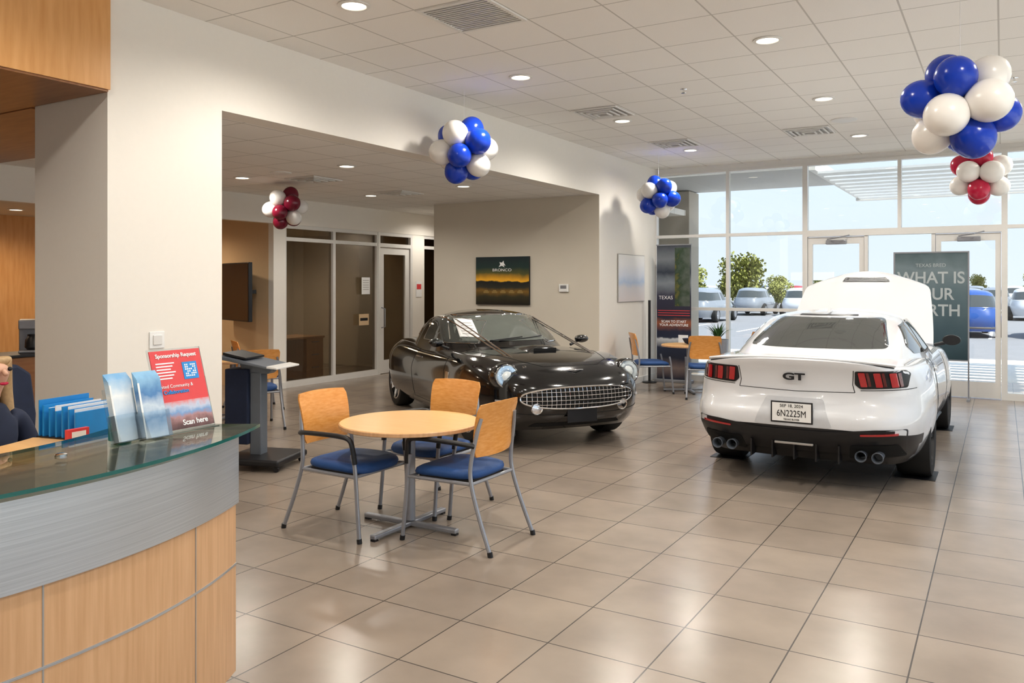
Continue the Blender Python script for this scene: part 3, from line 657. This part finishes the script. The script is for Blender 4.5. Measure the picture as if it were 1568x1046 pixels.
def decal(name,bv,view,poly,m,parent,off=.004,r=.02,K=8):
    P=dense(roundpoly(poly,r)) if r else dense(poly)
    c=sum(P,Vector((0,0)))/len(P); V=[hit(bv,view,c.x,c.y,off)];F=[];n=len(P)
    for k in range(1,K+1):
        for p in P:
            q=c.lerp(p,k/K); V.append(hit(bv,view,q.x,q.y,off))
    for p in P:
        V.append(hit(bv,view,p.x,p.y,-.004))
    for i in range(n): F.append((0,1+i,1+(i+1)%n))
    for k in range(K):
        for i in range(n): F.append((1+k*n+i,1+(k+1)*n+i,1+(k+1)*n+(i+1)%n,1+k*n+(i+1)%n))
    return mk(name,V,F,m,parent,smooth=True,sharp=60)
def stube(name,bv,view,pts,r,m,parent,off=0,closed=False,mx=.03):
    P=[Vector(p) for p in pts]; Q=[]
    for a,b in zip(P,P[1:]+([P[0]] if closed else [])):
        k=max(1,int((b-a).length/mx))
        for q in range(k): Q.append(a.lerp(b,q/k))
    if not closed: Q.append(P[-1])
    return tube(name,[hit(bv,view,q.x,q.y,off) for q in Q],r,m,parent,n=6,closed=closed)
def ell(cx,cy,a,b,n=40,p=2): 
    o=[]
    for i in range(n):
        t=2*math.pi*i/n; c,s=math.cos(t),math.sin(t); r=(abs(c)**p+abs(s)**p)**(-1/p); o.append((cx+a*r*c,cy+b*r*s))
    return o
def wheel(parent,x,y,side,r,w,rimm,spokes=5,nm='wheel',split=True):
    M=T(x,y,r)@Rt(-90*side,'X')
    h=w/2; rr=r*.72
    lathe(nm+'_tyre',[(rr,-h*.9),(r*.86,-h),(r*.96,-h*.92),(r,-h*.7),(r,h*.7),(r*.96,h*.92),(r*.86,h),(rr,h*.9),(rr-.01,h*.6)],M_rub,parent,M,48)
    lathe(nm+'_barrel',[(0,-h*.3),(rr*.9,-h*.3),(rr*.96,h*.5),(rr,h*.88),(rr+.006,h*.9),(rr-.012,h*.93),(rr*.93,h*.6),(rr*.9,-h*.1),(0,-h*.1)],rimm,parent,M,48)
    lathe(nm+'_brake',[(0,0),(rr*.72,0),(rr*.72,.012),(0,.012)],M_grey,parent,M,32)
    V=[];F=[]
    for k in range(spokes):
        for dd in ((-.13,.13) if split else (0,)):
            a=2*math.pi*k/spokes+dd; wd=.016 if split else .034; b=len(V)
            ca,sa=math.cos(a),math.sin(a)
            for (rad,z0,z1,ww) in ((.03,h*.35,h*.62,wd*1.2),(rr*.95,h*.45,h*.85,wd)):
                for (t,z) in ((-ww,z0),(ww,z0),(ww,z1),(-ww,z1)):
                    V.append(M@Vector((ca*rad-sa*t,sa*rad+ca*t,z)))
            F+=[tuple(i+b for i in f) for f in [(0,1,2,3),(7,6,5,4),(0,4,5,1),(1,5,6,2),(2,6,7,3),(3,7,4,0)]]
    mk(nm+'_spokes',V,F,rimm,parent)
    lathe(nm+'_hub',[(.06,h*.3),(.055,h*.66),(.03,h*.72),(0,h*.72)],rimm,parent,M,24)
LV=[0,.04,.09,.15,.22,.29,.36,.43,.5,.57,.64,.71,.77,.83,.88,.92,.955,.98,1]
# ---- white coupe (rear towards camera)
car=E('white_sports_coupe',(-1.44,9.26,0),90)
P=dict(n=8,bowf=.25,bowr=.12,pc=3.2,
 xf=[(0,2.15),(.2,2.28),(.4,2.32),(.6,2.3),(.8,2.22),(1,2.05)],
 xr=[(0,-2.28),(.10,-2.38),(.22,-2.47),(.34,-2.515),(.46,-2.515),(.52,-2.48),(.60,-2.42),(.72,-2.41),(.85,-2.435),(.94,-2.475),(.975,-2.49),(1,-2.46)],
 w=[(0,.82),(.12,.89),(.3,.94),(.5,.957),(.65,.952),(.8,.935),(.92,.905),(.975,.88),(1,.85)],
 Wx=[(-2.5,.94),(-2.0,.975),(-1.35,1.0),(-.3,.955),(.6,.96),(1.3,.985),(2.3,.86)],
 zb=[(-2.5,.25),(-2.0,.21),(0,.18),(2.3,.17)],
 zs=[(-2.5,1.01),(-2.3,.995),(-1.9,.985),(-1.2,.985),(-.3,.95),(.8,.95),(1.4,.92),(2.0,.84),(2.3,.74)],
 crown=[(-2.5,.055),(-2.3,.04),(-1.9,.05),(-.3,.05),(.8,.06),(1.4,.08),(2.3,.04)])
def mf(x,y,z,s):
    if x<-1.95 and s<.345: return 1
    if s<.06: return 1
    return 0
body=stack('body',P,240,LV[:5]+[.28,.33,.36]+LV[7:],[M_wpaint,M_black],car,mf)
arches(body,(-1.36,1.36),.955,.375,.345,1)
P2=dict(n=4.5,bowf=.22,bowr=.10,pc=2.6,
 xf=[(0,1.10),(.3,.84),(.6,.58),(.85,.36),(.95,.25),(1,.08)],
 xr=[(0,-2.16),(.25,-1.93),(.5,-1.62),(.75,-1.27),(.9,-1.0),(.96,-.86),(1,-.62)],
 w=[(0,.86),(.3,.785),(.6,.71),(.85,.635),(.95,.59),(1,.52)],
 Wx=[(-2.2,.84),(-1.5,.94),(-.5,1),(.3,.99),(1,.92)],
 zb=[(-2,.90),(1,.90)],zs=[(-2,1.30),(-1.2,1.325),(-.2,1.345),(.5,1.325)],crown=[(-2,.05),(0,.055),(1,.05)])
gh=stack('greenhouse',P2,128,[0,.1,.2,.3,.4,.5,.6,.7,.8,.87,.92,.96,.985,1],[M_wpaint],car)
bv=bvh_of([body,gh])
decal('rear_window',bv,'rear',[(-.60,1.09),(.60,1.09),(.49,1.335),(-.49,1.335)],M_cglass,car,.005,.05,12)
decal('high_brake_lamp',bv,'rear',[(-.27,1.348),(.27,1.348),(.26,1.362),(-.26,1.362)],M_black,car,.008,.004,3)
decal('windshield',bv,'front',[(-.68,1.04),(.68,1.04),(.52,1.33),(-.52,1.33)],M_cglass,car,.005,.05,12)
M_ldr=mat('lamp_dark_red',(.12,.004,.006),.2,coat=1)
for sd in ('right','left'):
    decal('front_side_window_'+sd,bv,sd,[(.80,1.01),(.38,1.25),(.1,1.305),(-.45,1.305),(-.5,1.01)],M_cglass,car,.005,.03,8)
    decal('quarter_window_'+sd,bv,sd,[(-.56,1.01),(-.53,1.30),(-.85,1.265),(-1.18,1.10),(-1.1,1.03)],M_cglass,car,.005,.02,6)
    stube('door_seam_'+sd,bv,sd,[(.72,.93),(.80,.7),(.76,.27)],.0025,M_black,car); stube('door_seam_b_'+sd,bv,sd,[(-.52,.93),(-.60,.6),(-.52,.3)],.0025,M_black,car)
    stube('sill_'+sd,bv,sd,[(-.9,.24),(.9,.24)],.022,M_black,car)
    s=-1 if sd=='right' else 1
    decal('door_handle_'+sd,bv,sd,[(-.42,.82),(-.22,.83),(-.22,.86),(-.42,.85)],M_wpaint,car,.02,.01,3)
    tube('mirror_arm_'+sd,[(.58,s*.82,1.0),(.56,s*.92,1.03)],.02,M_black,car)
    lathe('mirror_'+sd,[(0,-.07),(.05,-.06),(.075,-.02),(.075,.03),(.07,.035),(0,.035)],[M_black],car,T(.56,s*.98,1.06)@Rt(-90,'Y')@Matrix.Diagonal((.72,1.15,1,1)),28)
    wheel(car,-1.36,s*.795,s,.345,.28,M_black,nm='rear_wheel_'+sd); wheel(car,1.36,s*.80,s,.345,.25,M_black,nm='front_wheel_'+sd)
    decal('lamp_panel_'+sd,bv,'rear',[(s*.45,.865),(s*.455,.97),(s*.79,.98),(s*.825,.95),(s*.81,.845),(s*.49,.83)],M_black,car,.006,.015,6)
    for k in range(3):
        a=.482+k*.108
        decal('lamp_bar_%s_%d'%(sd,k),bv,'rear',[(s*(a+.012),.848),(s*(a-.006),.960),(s*(a+.042),.962),(s*(a+.060),.850)],M_rl,car,.016,.008,3)
        decal('lamp_bar_in_%s_%d'%(sd,k),bv,'rear',[(s*(a+.067),.852),(s*(a+.050),.960),(s*(a+.070),.962),(s*(a+.087),.854)],M_ldr,car,.012,.004,3)
    decal('reflector_'+sd,bv,'rear',[(s*.50,.475),(s*.50,.49),(s*.76,.505),(s*.76,.487)],M_rl,car,.014,.004,3)
    for k in (0,1):
        M=T(-2.37,s*(.50+.12*k),.315)@Rt(-90,'Y')
        lathe('exhaust_tip_%s_%d'%(sd,k),[(.036,-.1),(.040,.07),(.044,.075),(.041,.08),(.034,.07),(.032,-.05),(0,-.05)],M_lgrey,car,M,28)
    decal('diffuser_pocket_'+sd,bv,'rear',[(s*.40,.27),(s*.42,.39),(s*.76,.41),(s*.80,.30)],M_dark,car,.010,.02,4)
spt=[]
for i in range(25):
    y=-.72+.06*i; h=hit(bv,'rear',y,.985,0); q=hit(bv,'top',h.x+.05,y,0); spt.append((h.x+.015,y,q.z+.012))
tube('spoiler_lip',spt,.022,M_wpaint,car,n=12,flat=.6)
tube('spoiler_shade_line',[(x-.004,y,z-.018) for x,y,z in spt],.005,M_black,car,n=6)  # black tube drawn in as the shade under the lip
stube('boot_seam_low',bv,'rear',[(-.45,.80),(0,.79),(.45,.80)],.003,M_black,car); 
for s in (-1,1): stube('boot_seam_%d'%s,bv,'rear',[(s*.45,.80),(s*.435,.86),(s*.445,.975)],.003,M_black,car); stube('bumper_seam_%d'%s,bv,'rear',[(s*.49,.818),(s*.86,.832)],.003,M_black,car)
decal('lower_valance',bv,'rear',[(-.82,.535),(-.60,.53),(-.28,.495),(.28,.495),(.60,.53),(.82,.535),(.80,.30),(-.80,.30)],M_black,car,.007,.02,8)
decal('plate_recess',bv,'rear',[(-.30,.525),(-.22,.74),(.22,.74),(.30,.525)],mat('recess_white_shaded',(.55,.56,.58),.4),car,.004,.02,5)  # greyer white decal: the recess's shade is painted, no hollow modelled
pe=hit(bv,'rear',0,.63,.012)
box('licence_plate',pe.x-.008,pe.x,-.162,.162,.545,.715,M_black,car,.003); box('plate_face',pe.x-.011,pe.x-.008,-.15,.15,.557,.703,M_white,car)
PR=Rt(-90,'Z')@FY
text('plate_number','6N2225M',.074,T(pe.x-.013,0,.618)@PR,M_ink,car,sx=.76); text('plate_date','SEP 18, 2024',.034,T(pe.x-.013,0,.68)@PR,M_ink,car); text('plate_text','TEXAS BUYER',.02,T(pe.x-.013,0,.572)@PR,M_ink,car)
pb=hit(bv,'rear',0,.92,.012); text('badge','GT',.075,T(pb.x-.006,0,.905)@PR,M_ink,car,off=.003,sx=1.7)
boxes('diffuser_fins',[(-2.44,-2.30,-.34+.17*k-.006,-.34+.17*k+.006,.24,.38) for k in range(5)],M_black,car)
pf=hit(bv,'rear',0,.38,.01); box('reverse_lamp',pf.x-.01,pf.x+.02,-.15,.15,.362,.380,M_framed,car,.004)
prism('antenna_fin',[(-.9,1.375),(-.74,1.385),(-.86,1.425)],-.012,.012,M_wpaint,car,Rt(90,'X'))
# raised bonnet
V=[];F=[];nu,nv=20,20; L0=1.18; ang=R(43.5); hx,hz=1.0,.98
def hoodpt(u,v,top):
    hw=.78-.10*v**1.5-.18*max(0,(v-.80)/.20)**2; t=v*L0-.12*(u*u)*(v)
    h=.05*(1-abs(u)**2.4)+.035*math.sin(math.pi*min(1,v*.9+.05))+.018*(1 if abs(abs(u)-.42)<.07 and v<.9 else 0)-(0 if top else .03)
    if v>.9: h-=.6*(v-.9)**1.3
    return (hx+t*math.cos(ang)-h*math.sin(ang),u*hw,hz+t*math.sin(ang)+h*math.cos(ang))
for tp in (1,0):
    for j in range(nv+1):
        for i in range(nu+1): V.append(hoodpt(-1+2*i/nu,j/nv,tp))
mm=(nu+1)*(nv+1)
for s_ in (0,1):
    for j in range(nv):
        for i in range(nu): a=s_*mm+j*(nu+1)+i; F.append((a,a+1,a+nu+2,a+nu+1))
for idx in ([i for i in range(nu+1)],[nv*(nu+1)+i for i in range(nu+1)],[j*(nu+1) for j in range(nv+1)],[j*(nu+1)+nu for j in range(nv+1)]):
    for a,b in zip(idx,idx[1:]): F.append((a,b,mm+b,mm+a))
hood=mk('raised_bonnet',V,F,M_wpaint,car,smooth=True,sharp=50)
bh=bvh_of([hood]); 
decal('bonnet_vent',bh,'rear',[(-.27,1.68),(-.24,1.735),(.24,1.735),(.27,1.68)],M_black,car,.006,.01,4)
for k in range(3): stube('vent_slat_%d'%k,bh,'rear',[(-.24,1.69+.016*k),(.24,1.69+.016*k)],.004,M_wpaint,car,.004)
for s in (-1,1):
    tube('bonnet_strut_%d'%s,[(1.3,s*.7,.93),(1.6,s*.62,1.5)],.01,M_grey,car)
box('engine_cover',1.0,1.9,-.5,.5,.80,.9,M_black,car,.03)
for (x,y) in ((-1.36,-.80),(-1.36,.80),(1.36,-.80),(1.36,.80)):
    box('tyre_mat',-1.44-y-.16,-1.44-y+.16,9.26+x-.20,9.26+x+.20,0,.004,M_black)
# ---- black coupe (front towards camera)
car=E('black_hardtop_roadster',(-5.46,8.68,0),-36); car.scale=(1.03,1.03,1.0)
P=dict(n=6,bowf=.19,bowr=.3,pc=2.2,
 xf=[(0,2.14),(.12,2.22),(.3,2.28),(.5,2.30),(.7,2.285),(.85,2.22),(.95,2.11),(1,1.99)],
 xr=[(0,-2.25),(.2,-2.38),(.5,-2.43),(.8,-2.36),(1,-2.15)],
 w=[(0,.84),(.12,.885),(.3,.907),(.5,.915),(.65,.910),(.8,.885),(.92,.835),(1,.765)],
 Wx=[(-2.4,.86),(-1.35,1.0),(-.3,.975),(.8,.975),(1.35,1.0),(1.9,.995),(2.3,.965)],
 zb=[(-2.4,.25),(-1.8,.2),(0,.17),(1.8,.19),(2.3,.23)],
 zs=[(-2.4,.76),(-2,.83),(-1.3,.885),(-.3,.865),(.8,.88),(1.4,.885),(1.8,.865),(2.1,.82),(2.3,.77)],
 crown=[(-2.4,.06),(-1.3,.07),(.8,.065),(1.4,.045),(2,.01),(2.3,.0)])
body=stack('body',P,240,LV,[M_bpaint,M_dark],car)
arches(body,(-1.36,1.36),.905,.365,.335,1)
P2=dict(n=4,bowf=.26,bowr=.2,pc=2.2,
 xf=[(0,1.02),(.3,.76),(.6,.50),(.85,.27),(.95,.15),(1,-.05)],
 xr=[(0,-1.50),(.3,-1.36),(.6,-1.19),(.85,-.97),(.95,-.82),(1,-.57)],
 w=[(0,.80),(.3,.75),(.6,.695),(.85,.635),(.95,.59),(1,.52)],
 Wx=[(-1.4,.92),(-.5,1),(.3,.99),(1,.93)],
 zb=[(-2,.80),(1,.80)],zs=[(-1.4,1.23),(-.4,1.26),(.3,1.25),(1,1.22)],crown=[(-1.4,.06),(0,.065),(1,.05)])
gh=stack('hardtop',P2,128,[0,.1,.2,.3,.4,.5,.6,.7,.8,.87,.92,.96,.985,1],[M_bpaint],car)
bv=bvh_of([body,gh])
M_ws=mat('windscreen_glass',(.14,.155,.14),.03,coat=.3,spec=.8,var=.25,scale=3)
decal('windscreen',bv,'front',[(-.66,.985),(-.3,.99),(.3,.99),(.66,.985),(.55,1.255),(.2,1.275),(-.2,1.275),(-.55,1.255)],M_ws,car,.006,.04,14)
stube('windscreen_surround',bv,'front',[(-.655,.995),(-.555,1.26),(-.2,1.28),(.2,1.28),(.555,1.26),(.655,.995)],.008,M_chrome,car,.002)
decal('window_sticker',bv,'front',[(-.56,1.03),(-.38,1.03),(-.35,1.23),(-.51,1.23)],M_paper,car,.012,.004,4)
for k in range(5): decal('sticker_line_%d'%k,bv,'front',[(-.52+.01*k,1.06+.03*k),(-.40+.005*k,1.06+.03*k),(-.40+.005*k,1.066+.03*k),(-.52+.01*k,1.066+.03*k)],M_framed,car,.015,0,2)
M_refl=mat('lamp_reflector',(.75,.76,.78),.15,metal=.9); M_bulb=mat('lamp_clear',(.9,.9,.88),.05,coat=1)
GZ=.535
for sd in ('right','left'):
    s=-1 if sd=='right' else 1
    decal('door_glass_'+sd,bv,sd,[(.62,.955),(.28,1.20),(.0,1.235),(-.40,1.235),(-.45,.955)],M_cglass,car,.006,.03,8)
    stube('door_glass_trim_'+sd,bv,sd,[(.60,.96),(.29,1.205),(0,1.24),(-.40,1.24),(-.45,.96)],.006,M_chrome,car,.003,closed=True)
    decal('porthole_'+sd,bv,sd,ell(-.85,1.09,.09,.09),M_cglass,car,.006,0,4)
    stube('porthole_ring_'+sd,bv,sd,ell(-.85,1.09,.095,.095),.006,M_chrome,car,.004,closed=True)
    stube('door_seam_'+sd,bv,sd,[(.70,.84),(.74,.6),(.66,.26),(-.42,.26),(-.5,.6),(-.44,.84)],.003,M_dark,car)
    decal('fender_vent_'+sd,bv,sd,[(.80,.60),(.80,.68),(.92,.68),(.92,.60)],M_chrome,car,.004,.006,3)
    stube('handle_'+sd,bv,sd,[(-.36,.76),(-.22,.765)],.011,M_chrome,car,.015)
    wheel(car,-1.36,s*.765,s,.335,.22,M_chrome,7,'rear_wheel_'+sd,False); wheel(car,1.36,s*.745,s,.335,.22,M_chrome,7,'front_wheel_'+sd,False)
    tube('mirror_arm_'+sd,[(.55,s*.76,.91),(.53,s*.86,.95)],.016,M_black,car)
    lathe('mirror_'+sd,[(0,-.05),(.05,-.05),(.08,-.01),(.085,.03),(.07,.06),(.03,.08),(0,.082)],M_bpaint,car,T(.53,s*.91,.98)@Rt(90,'Y')@Matrix.Diagonal((.58,1.0,1,1)),28)
    hc=hit(bv,'front',s*.67,.73,0)
    M=T(hc.x-.045,s*.67,.735)@Rt(s*2,'Z')@Rt(79,'Y')
    lathe('headlamp_nacelle_'+sd,[(.118,.028),(.132,.02),(.142,-.02),(.143,-.08),(.125,-.20),(.09,-.38),(.05,-.50)],M_bpaint,car,M,48)
    lathe('headlamp_bowl_'+sd,[(.105,-.02),(.116,.022),(.119,.034),(.114,.040),(.106,.03)],M_chrome,car,M,40)
    lathe('headlamp_reflector_'+sd,[(.108,.029),(.07,.030),(.03,.030),(0,.030)],M_refl,car,M,40)
    lathe('headlamp_bulb_'+sd,[(.05,.030),(.05,.034),(.03,.044),(0,.048)],M_bulb,car,M,24)
    lathe('headlamp_lens_'+sd,[(.108,.033),(.10,.044),(.06,.058),(.0,.065)],M_acr,car,M,40)
    fc=hit(bv,'front',s*.46,.44,0); M=T(fc.x+.0,s*.46,.44)@Rt(s*4,'Z')@Rt(90,'Y')
    lathe('fog_lamp_'+sd,[(.055,-.03),(.060,.012),(.055,.02),(.048,.012),(.02,.018),(0,.02)],M_chrome,car,M,28)
    stube('indicator_'+sd,bv,'front',[(s*.70,.50),(s*.78,.505)],.012,M_framed,car,.002)
decal('grille_opening',bv,'front',ell(0,GZ,.60,.10,56,2.4),M_dark,car,.004,0,8)
stube('grille_ring',bv,'front',ell(0,GZ,.605,.105,64,2.4),.009,M_chrome,car,.006,closed=True)
for k in range(4):
    z=GZ-.06+.04*k; q=1-abs((z-GZ)/.10)**2.4; a=.6*max(0,q)**(1/2.4)-.005
    if a>.1: stube('grille_bar_h%d'%k,bv,'front',[(-a,z),(a,z)],.0035,M_chrome,car,.010)
for k in range(-12,13):
    x=k*.046; q=1-abs(x/.6)**2.4; h=.10*max(0,q)**(1/2.4)-.004
    if h>.02: stube('grille_bar_v%d'%(k+12),bv,'front',[(x,GZ-h),(x,GZ+h)],.003,M_chrome,car,.010,mx=.05)
stube('bumper_line',bv,'front',[(-.82,.40),(-.4,.375),(.4,.375),(.82,.40)],.004,M_dark,car)
pe=hit(bv,'front',0,.36,.015); box('front_plate',pe.x-.005,pe.x+.006,-.16,.16,.29,.44,M_black,car,.004)
decal('lower_intake',bv,'front',[(-.5,.245),(-.45,.285),(.45,.285),(.5,.245)],M_dark,car,.004,.02,5)
V=[];F=[]
for i in range(9):
    u=-1+i/4
    for (x,hh) in ((.85,.0),(1.0,.02),(1.25,.045),(1.40,.05),(1.44,.02),(1.46,-.01)):
        pz=hit(bv,'top',x,u*.20,0).z; V.append((x,u*.2*(1 if x>.9 else .8),pz+hh*(1-abs(u)**3)-.004))
for i in range(8):
    for j in range(5): a=i*6+j; F.append((a,a+1,a+7,a+6))
mk('bonnet_scoop',V,F,M_bpaint,car,smooth=True,sharp=70)
zt=hit(bv,'top',1.45,0,0).z
box('scoop_mouth',1.445,1.452,-.13,.13,zt,zt+.03,M_dark,car)
for s in (-1,1):
    stube('bonnet_seam_%d'%s,bv,'top',[(.85,s*.66),(1.4,s*.60),(1.9,s*.46),(2.03,s*.3),(2.05,0)],.003,M_dark,car)
    stube('wiper_%d'%s,bv,'front',[(s*.05-.25,.995),(s*.05+.25+.1*s,1.03)],.007,M_black,car,.015)
pe=hit(bv,'top',2.12,0,0); tube('wing_emblem',cr([(2.12,-.09,pe.z+.0),(2.14,-.03,pe.z+.004),(2.15,0,pe.z+.004),(2.14,.03,pe.z+.004),(2.12,.09,pe.z)],4),.007,M_chrome,car)
# ------------------------------------------------------------------ exterior
M_conc=mat('concrete',(.70,.68,.64),.9,var=.06,scale=2); M_asph=mat('asphalt',(.22,.22,.23),.9,var=.1,scale=2)
box('ground_outside',-90,90,13.7,160,-.3,-.18,M_asph); box('ground_outside_east',3.7,60,-40,13.7,-.3,-.18,M_conc)
box('sidewalk',-12,14,13.7,21,-.18,-.02,M_conc)
boxes('parking_stripe',[(-20+2.8*k,-19.9+2.8*k,31.5,37,-.18,-.175) for k in range(14)],M_inkw)
M_plank=bpy.data.materials.new('translucent_canopy_panel'); M_plank.use_nodes=True
nt=M_plank.node_tree; b=nt.nodes['Principled BSDF']; b.inputs['Base Color'].default_value=(.85,.86,.86,1); tr=nt.nodes.new('ShaderNodeBsdfTranslucent'); tr.inputs[0].default_value=(.85,.86,.86,1)
no=nt.nodes.new('ShaderNodeTexNoise'); mxs=nt.nodes.new('ShaderNodeMixShader'); mr=nt.nodes.new('ShaderNodeMapRange'); mr.inputs[3].default_value=.10; mr.inputs[4].default_value=.2
nt.links.new(no.outputs['Fac'],mr.inputs[0]); nt.links.new(mr.outputs[0],mxs.inputs[0]); nt.links.new(b.outputs[0],mxs.inputs[1]); nt.links.new(tr.outputs[0],mxs.inputs[2]); nt.links.new(mxs.outputs[0],nt.nodes['Material Output'].inputs[0])
e=E('entrance_canopy'); boxes('planks',[(-2.6,8,14.1+.55*i,14.45+.55*i,3.46,3.5) for i in range(9)],M_plank,e)
boxes('beams',[(-2.7+2.6*i,-2.6+2.6*i,13.9,19,3.5,3.7) for i in range(5)]+[(-2.7,8,18.9,19.05,3.44,3.8)],M_frame,e); boxes('posts',[(7.6,8,18.4,18.8,-.02,3.44),(-10.6,-10.2,16.0,16.3,-.02,3.52)],M_frame,e)
box('soffit',-10.5,-2.72,13.8,16.4,3.52,3.8,mat('soffit_grey',(.55,.55,.55),.7),e)
box('wall_wing_outside',-9.5,-5.35,15.8,16.4,0,3.5,mat('stucco',(.50,.45,.38),.9,bump=.2))
def simplecar(paint):
    e0=E('tmpcar')
    Pb=dict(n=4.5,bowf=.2,bowr=.15,pc=2.4,xf=[(0,2.2),(.5,2.3),(1,2.05)],xr=[(0,-2.2),(.5,-2.3),(1,-2.15)],w=[(0,.82),(.5,.92),(1,.82)],Wx=[(-2.3,.93),(0,1),(2.3,.9)],zb=[(-2,.22),(2,.22)],zs=[(-2.3,.9),(-1.2,1.0),(.8,.98),(2.2,.78)],crown=[(-2,.04),(2,.06)])
    b=stack('b',Pb,48,[0,.15,.35,.55,.75,.9,1],[paint],e0)
    Pg=dict(n=4.5,bowf=.2,bowr=.15,pc=2.4,xf=[(0,1.2),(.9,.45),(1,.2)],xr=[(0,-2.0),(.9,-1.55),(1,-1.3)],w=[(0,.80),(.9,.64),(1,.55)],Wx=[(-2,1),(1,1)],zb=[(-2,.9),(1,.9)],zs=[(-2,1.5),(1,1.5)],crown=[(-2,.05),(1,.05)])
    g=stack('g',Pg,48,[0,.15,.75,.9,1],[M_cglass,paint],e0,lambda x,y,z,s:1 if (s>.8 or s<.1 or abs(x+.35)<.06) else 0)
    objs=[b,g]
    for ax in (-1.4,1.4):
        for s in (-1,1):
            objs.append(lathe('w',[(0,-.12),(.3,-.12),(.34,-.08),(.34,.08),(.3,.12),(.21,.12),(.2,.09),(0,.1)],M_rub,e0,T(ax,s*.82,.34)@Rt(-90*s,'X'),20))
            objs.append(lathe('w',[(.2,.1),(.2,.125),(0,.13)],M_grey,e0,T(ax,s*.82,.34)@Rt(-90*s,'X'),16))
    bm=bmesh.new(); ms=[paint,M_cglass,M_rub,M_grey]
    for o in objs:
        tmp=o.data.copy()
        for p in tmp.polygons: p.material_index=ms.index(o.data.materials[p.material_index])
        bm.from_mesh(tmp)
    me=bpy.data.meshes.new('parked_car'); bm.to_mesh(me); bm.free()
    for m_ in ms: me.materials.append(m_)
    for o in objs: bpy.data.objects.remove(o)
    bpy.data.objects.remove(e0); return me
cm=[simplecar(mat('paint_%d'%i,c,.25,coat=.8)) for i,c in enumerate([(.60,.61,.63),(.04,.05,.06),(.015,.07,.28),(.22,.24,.27),(.35,.03,.03)])]
def pc_(x,y,rz,k,s=1):
    o=bpy.data.objects.new('parked_car',cm[k]); o.location=(x,y,-.18); o.rotation_euler=(0,0,R(rz)); o.scale=(s,s,s); C.objects.link(o)
pc_(-1.15,34,100,2,1.05)
for k in range(2): pc_(1.8+2.8*k,34,90,(3,0)[k],1.05)
for k in range(4): pc_(-21+2.8*k,40,90,random.choice([0,3,1,0]),1.05)
for k in range(12): pc_(-24+2.8*k,50,90,random.choice([0,3,1,2,3]),1.05)
for k in range(18): pc_(-34+2.8*k,62,90,random.choice([0,3,1,2,0]),1.05)
for k in range(24): pc_(-44+2.8*k,78,90,random.choice([0,3,1,4,0]),1.1)
def treemesh(n,r,h):
    V=[];F=[]
    blobs=[(Vector((random.uniform(-.5,.5)*r,random.uniform(-.5,.5)*r,h+random.uniform(-.4,.5)*r)),r*random.uniform(.3,.6)) for _ in range(9)]
    for i in range(n):
        c,br=random.choice(blobs); d=Vector((random.gauss(0,1),random.gauss(0,1),random.gauss(0,1))).normalized()*br*random.uniform(.5,1.15)
        p=c+d; a=Vector((random.gauss(0,1),random.gauss(0,1),random.gauss(0,1))).normalized()*.11; b=a.orthogonal().normalized()*.11
        k=len(V); V+=[p-a,p+b,p+a,p-b]; F.append((k,k+1,k+2,k+3))
    vs,fs=sweepvf([(0,0,-.18),(.05,0,h*.5),(0,.05,h)],[.14,.1,.05],8); k=len(V); V+=vs; nf=len(F); F+=[tuple(i+k for i in f) for f in fs]
    o=mk('t',V,F,[mat('foliage_yellow_green',(.26,.27,.07),.7,var=.4,scale=1.5),M_woodd],None,recalc=False,midx=[0]*nf+[1]*len(fs)); me=o.data; bpy.data.objects.remove(o); return me
tm=treemesh(3000,1.7,2.0)
for x,y,s in ((-15.2,56,1.0),(-18.9,56,.8),(-12.6,56,.5),(-30,90,.8),(-22,95,.7),(-17,92,.7),(-9,98,.6),(-2,96,.7),(3,94,.8),(9,96,.7),(-13,90,.6),(-5.5,92,.6),(-26,92,.8)):
    o=bpy.data.objects.new('tree',tm); o.location=(x,y,0); o.scale=(s,s,s); o.rotation_euler=(0,0,x); C.objects.link(o)
e=E('street_sign',(-16,84,-.18)); boxes('poles',[(-.1,.1,-.1,.1,0,3)],M_grey,e); boxes('board',[(-2,2,-.1,.1,2.2,3)],M_inkw,e)
# ------------------------------------------------------------------ light
w=bpy.data.worlds.new('world'); bpy.context.scene.world=w; w.use_nodes=True; nt=w.node_tree; bg=nt.nodes['Background']
tc=nt.nodes.new('ShaderNodeTexCoord'); sp=nt.nodes.new('ShaderNodeSeparateXYZ'); rp=nt.nodes.new('ShaderNodeValToRGB')
nt.links.new(tc.outputs['Generated'],sp.inputs[0]); nt.links.new(sp.outputs[2],rp.inputs[0]); nt.links.new(rp.outputs[0],bg.inputs[0])
rp.color_ramp.elements[0].position=0; rp.color_ramp.elements[0].color=(.66,.72,.80,1); rp.color_ramp.elements[1].position=.5; rp.color_ramp.elements[1].color=(.54,.70,.98,1)
bg.inputs[1].default_value=1.0
s=bpy.data.lights.new('sun','SUN'); s.energy=6; s.angle=R(.8); s.color=(1,.96,.90); so=bpy.data.objects.new('sun',s); C.objects.link(so)
so.rotation_euler=Vector((-.55,.18,-.82)).to_track_quat('-Z','Y').to_euler()
vs_=bpy.context.scene.view_settings; vs_.view_transform='Standard'; vs_.look='None'; vs_.exposure=.60; vs_.gamma=.93
print('DONE')
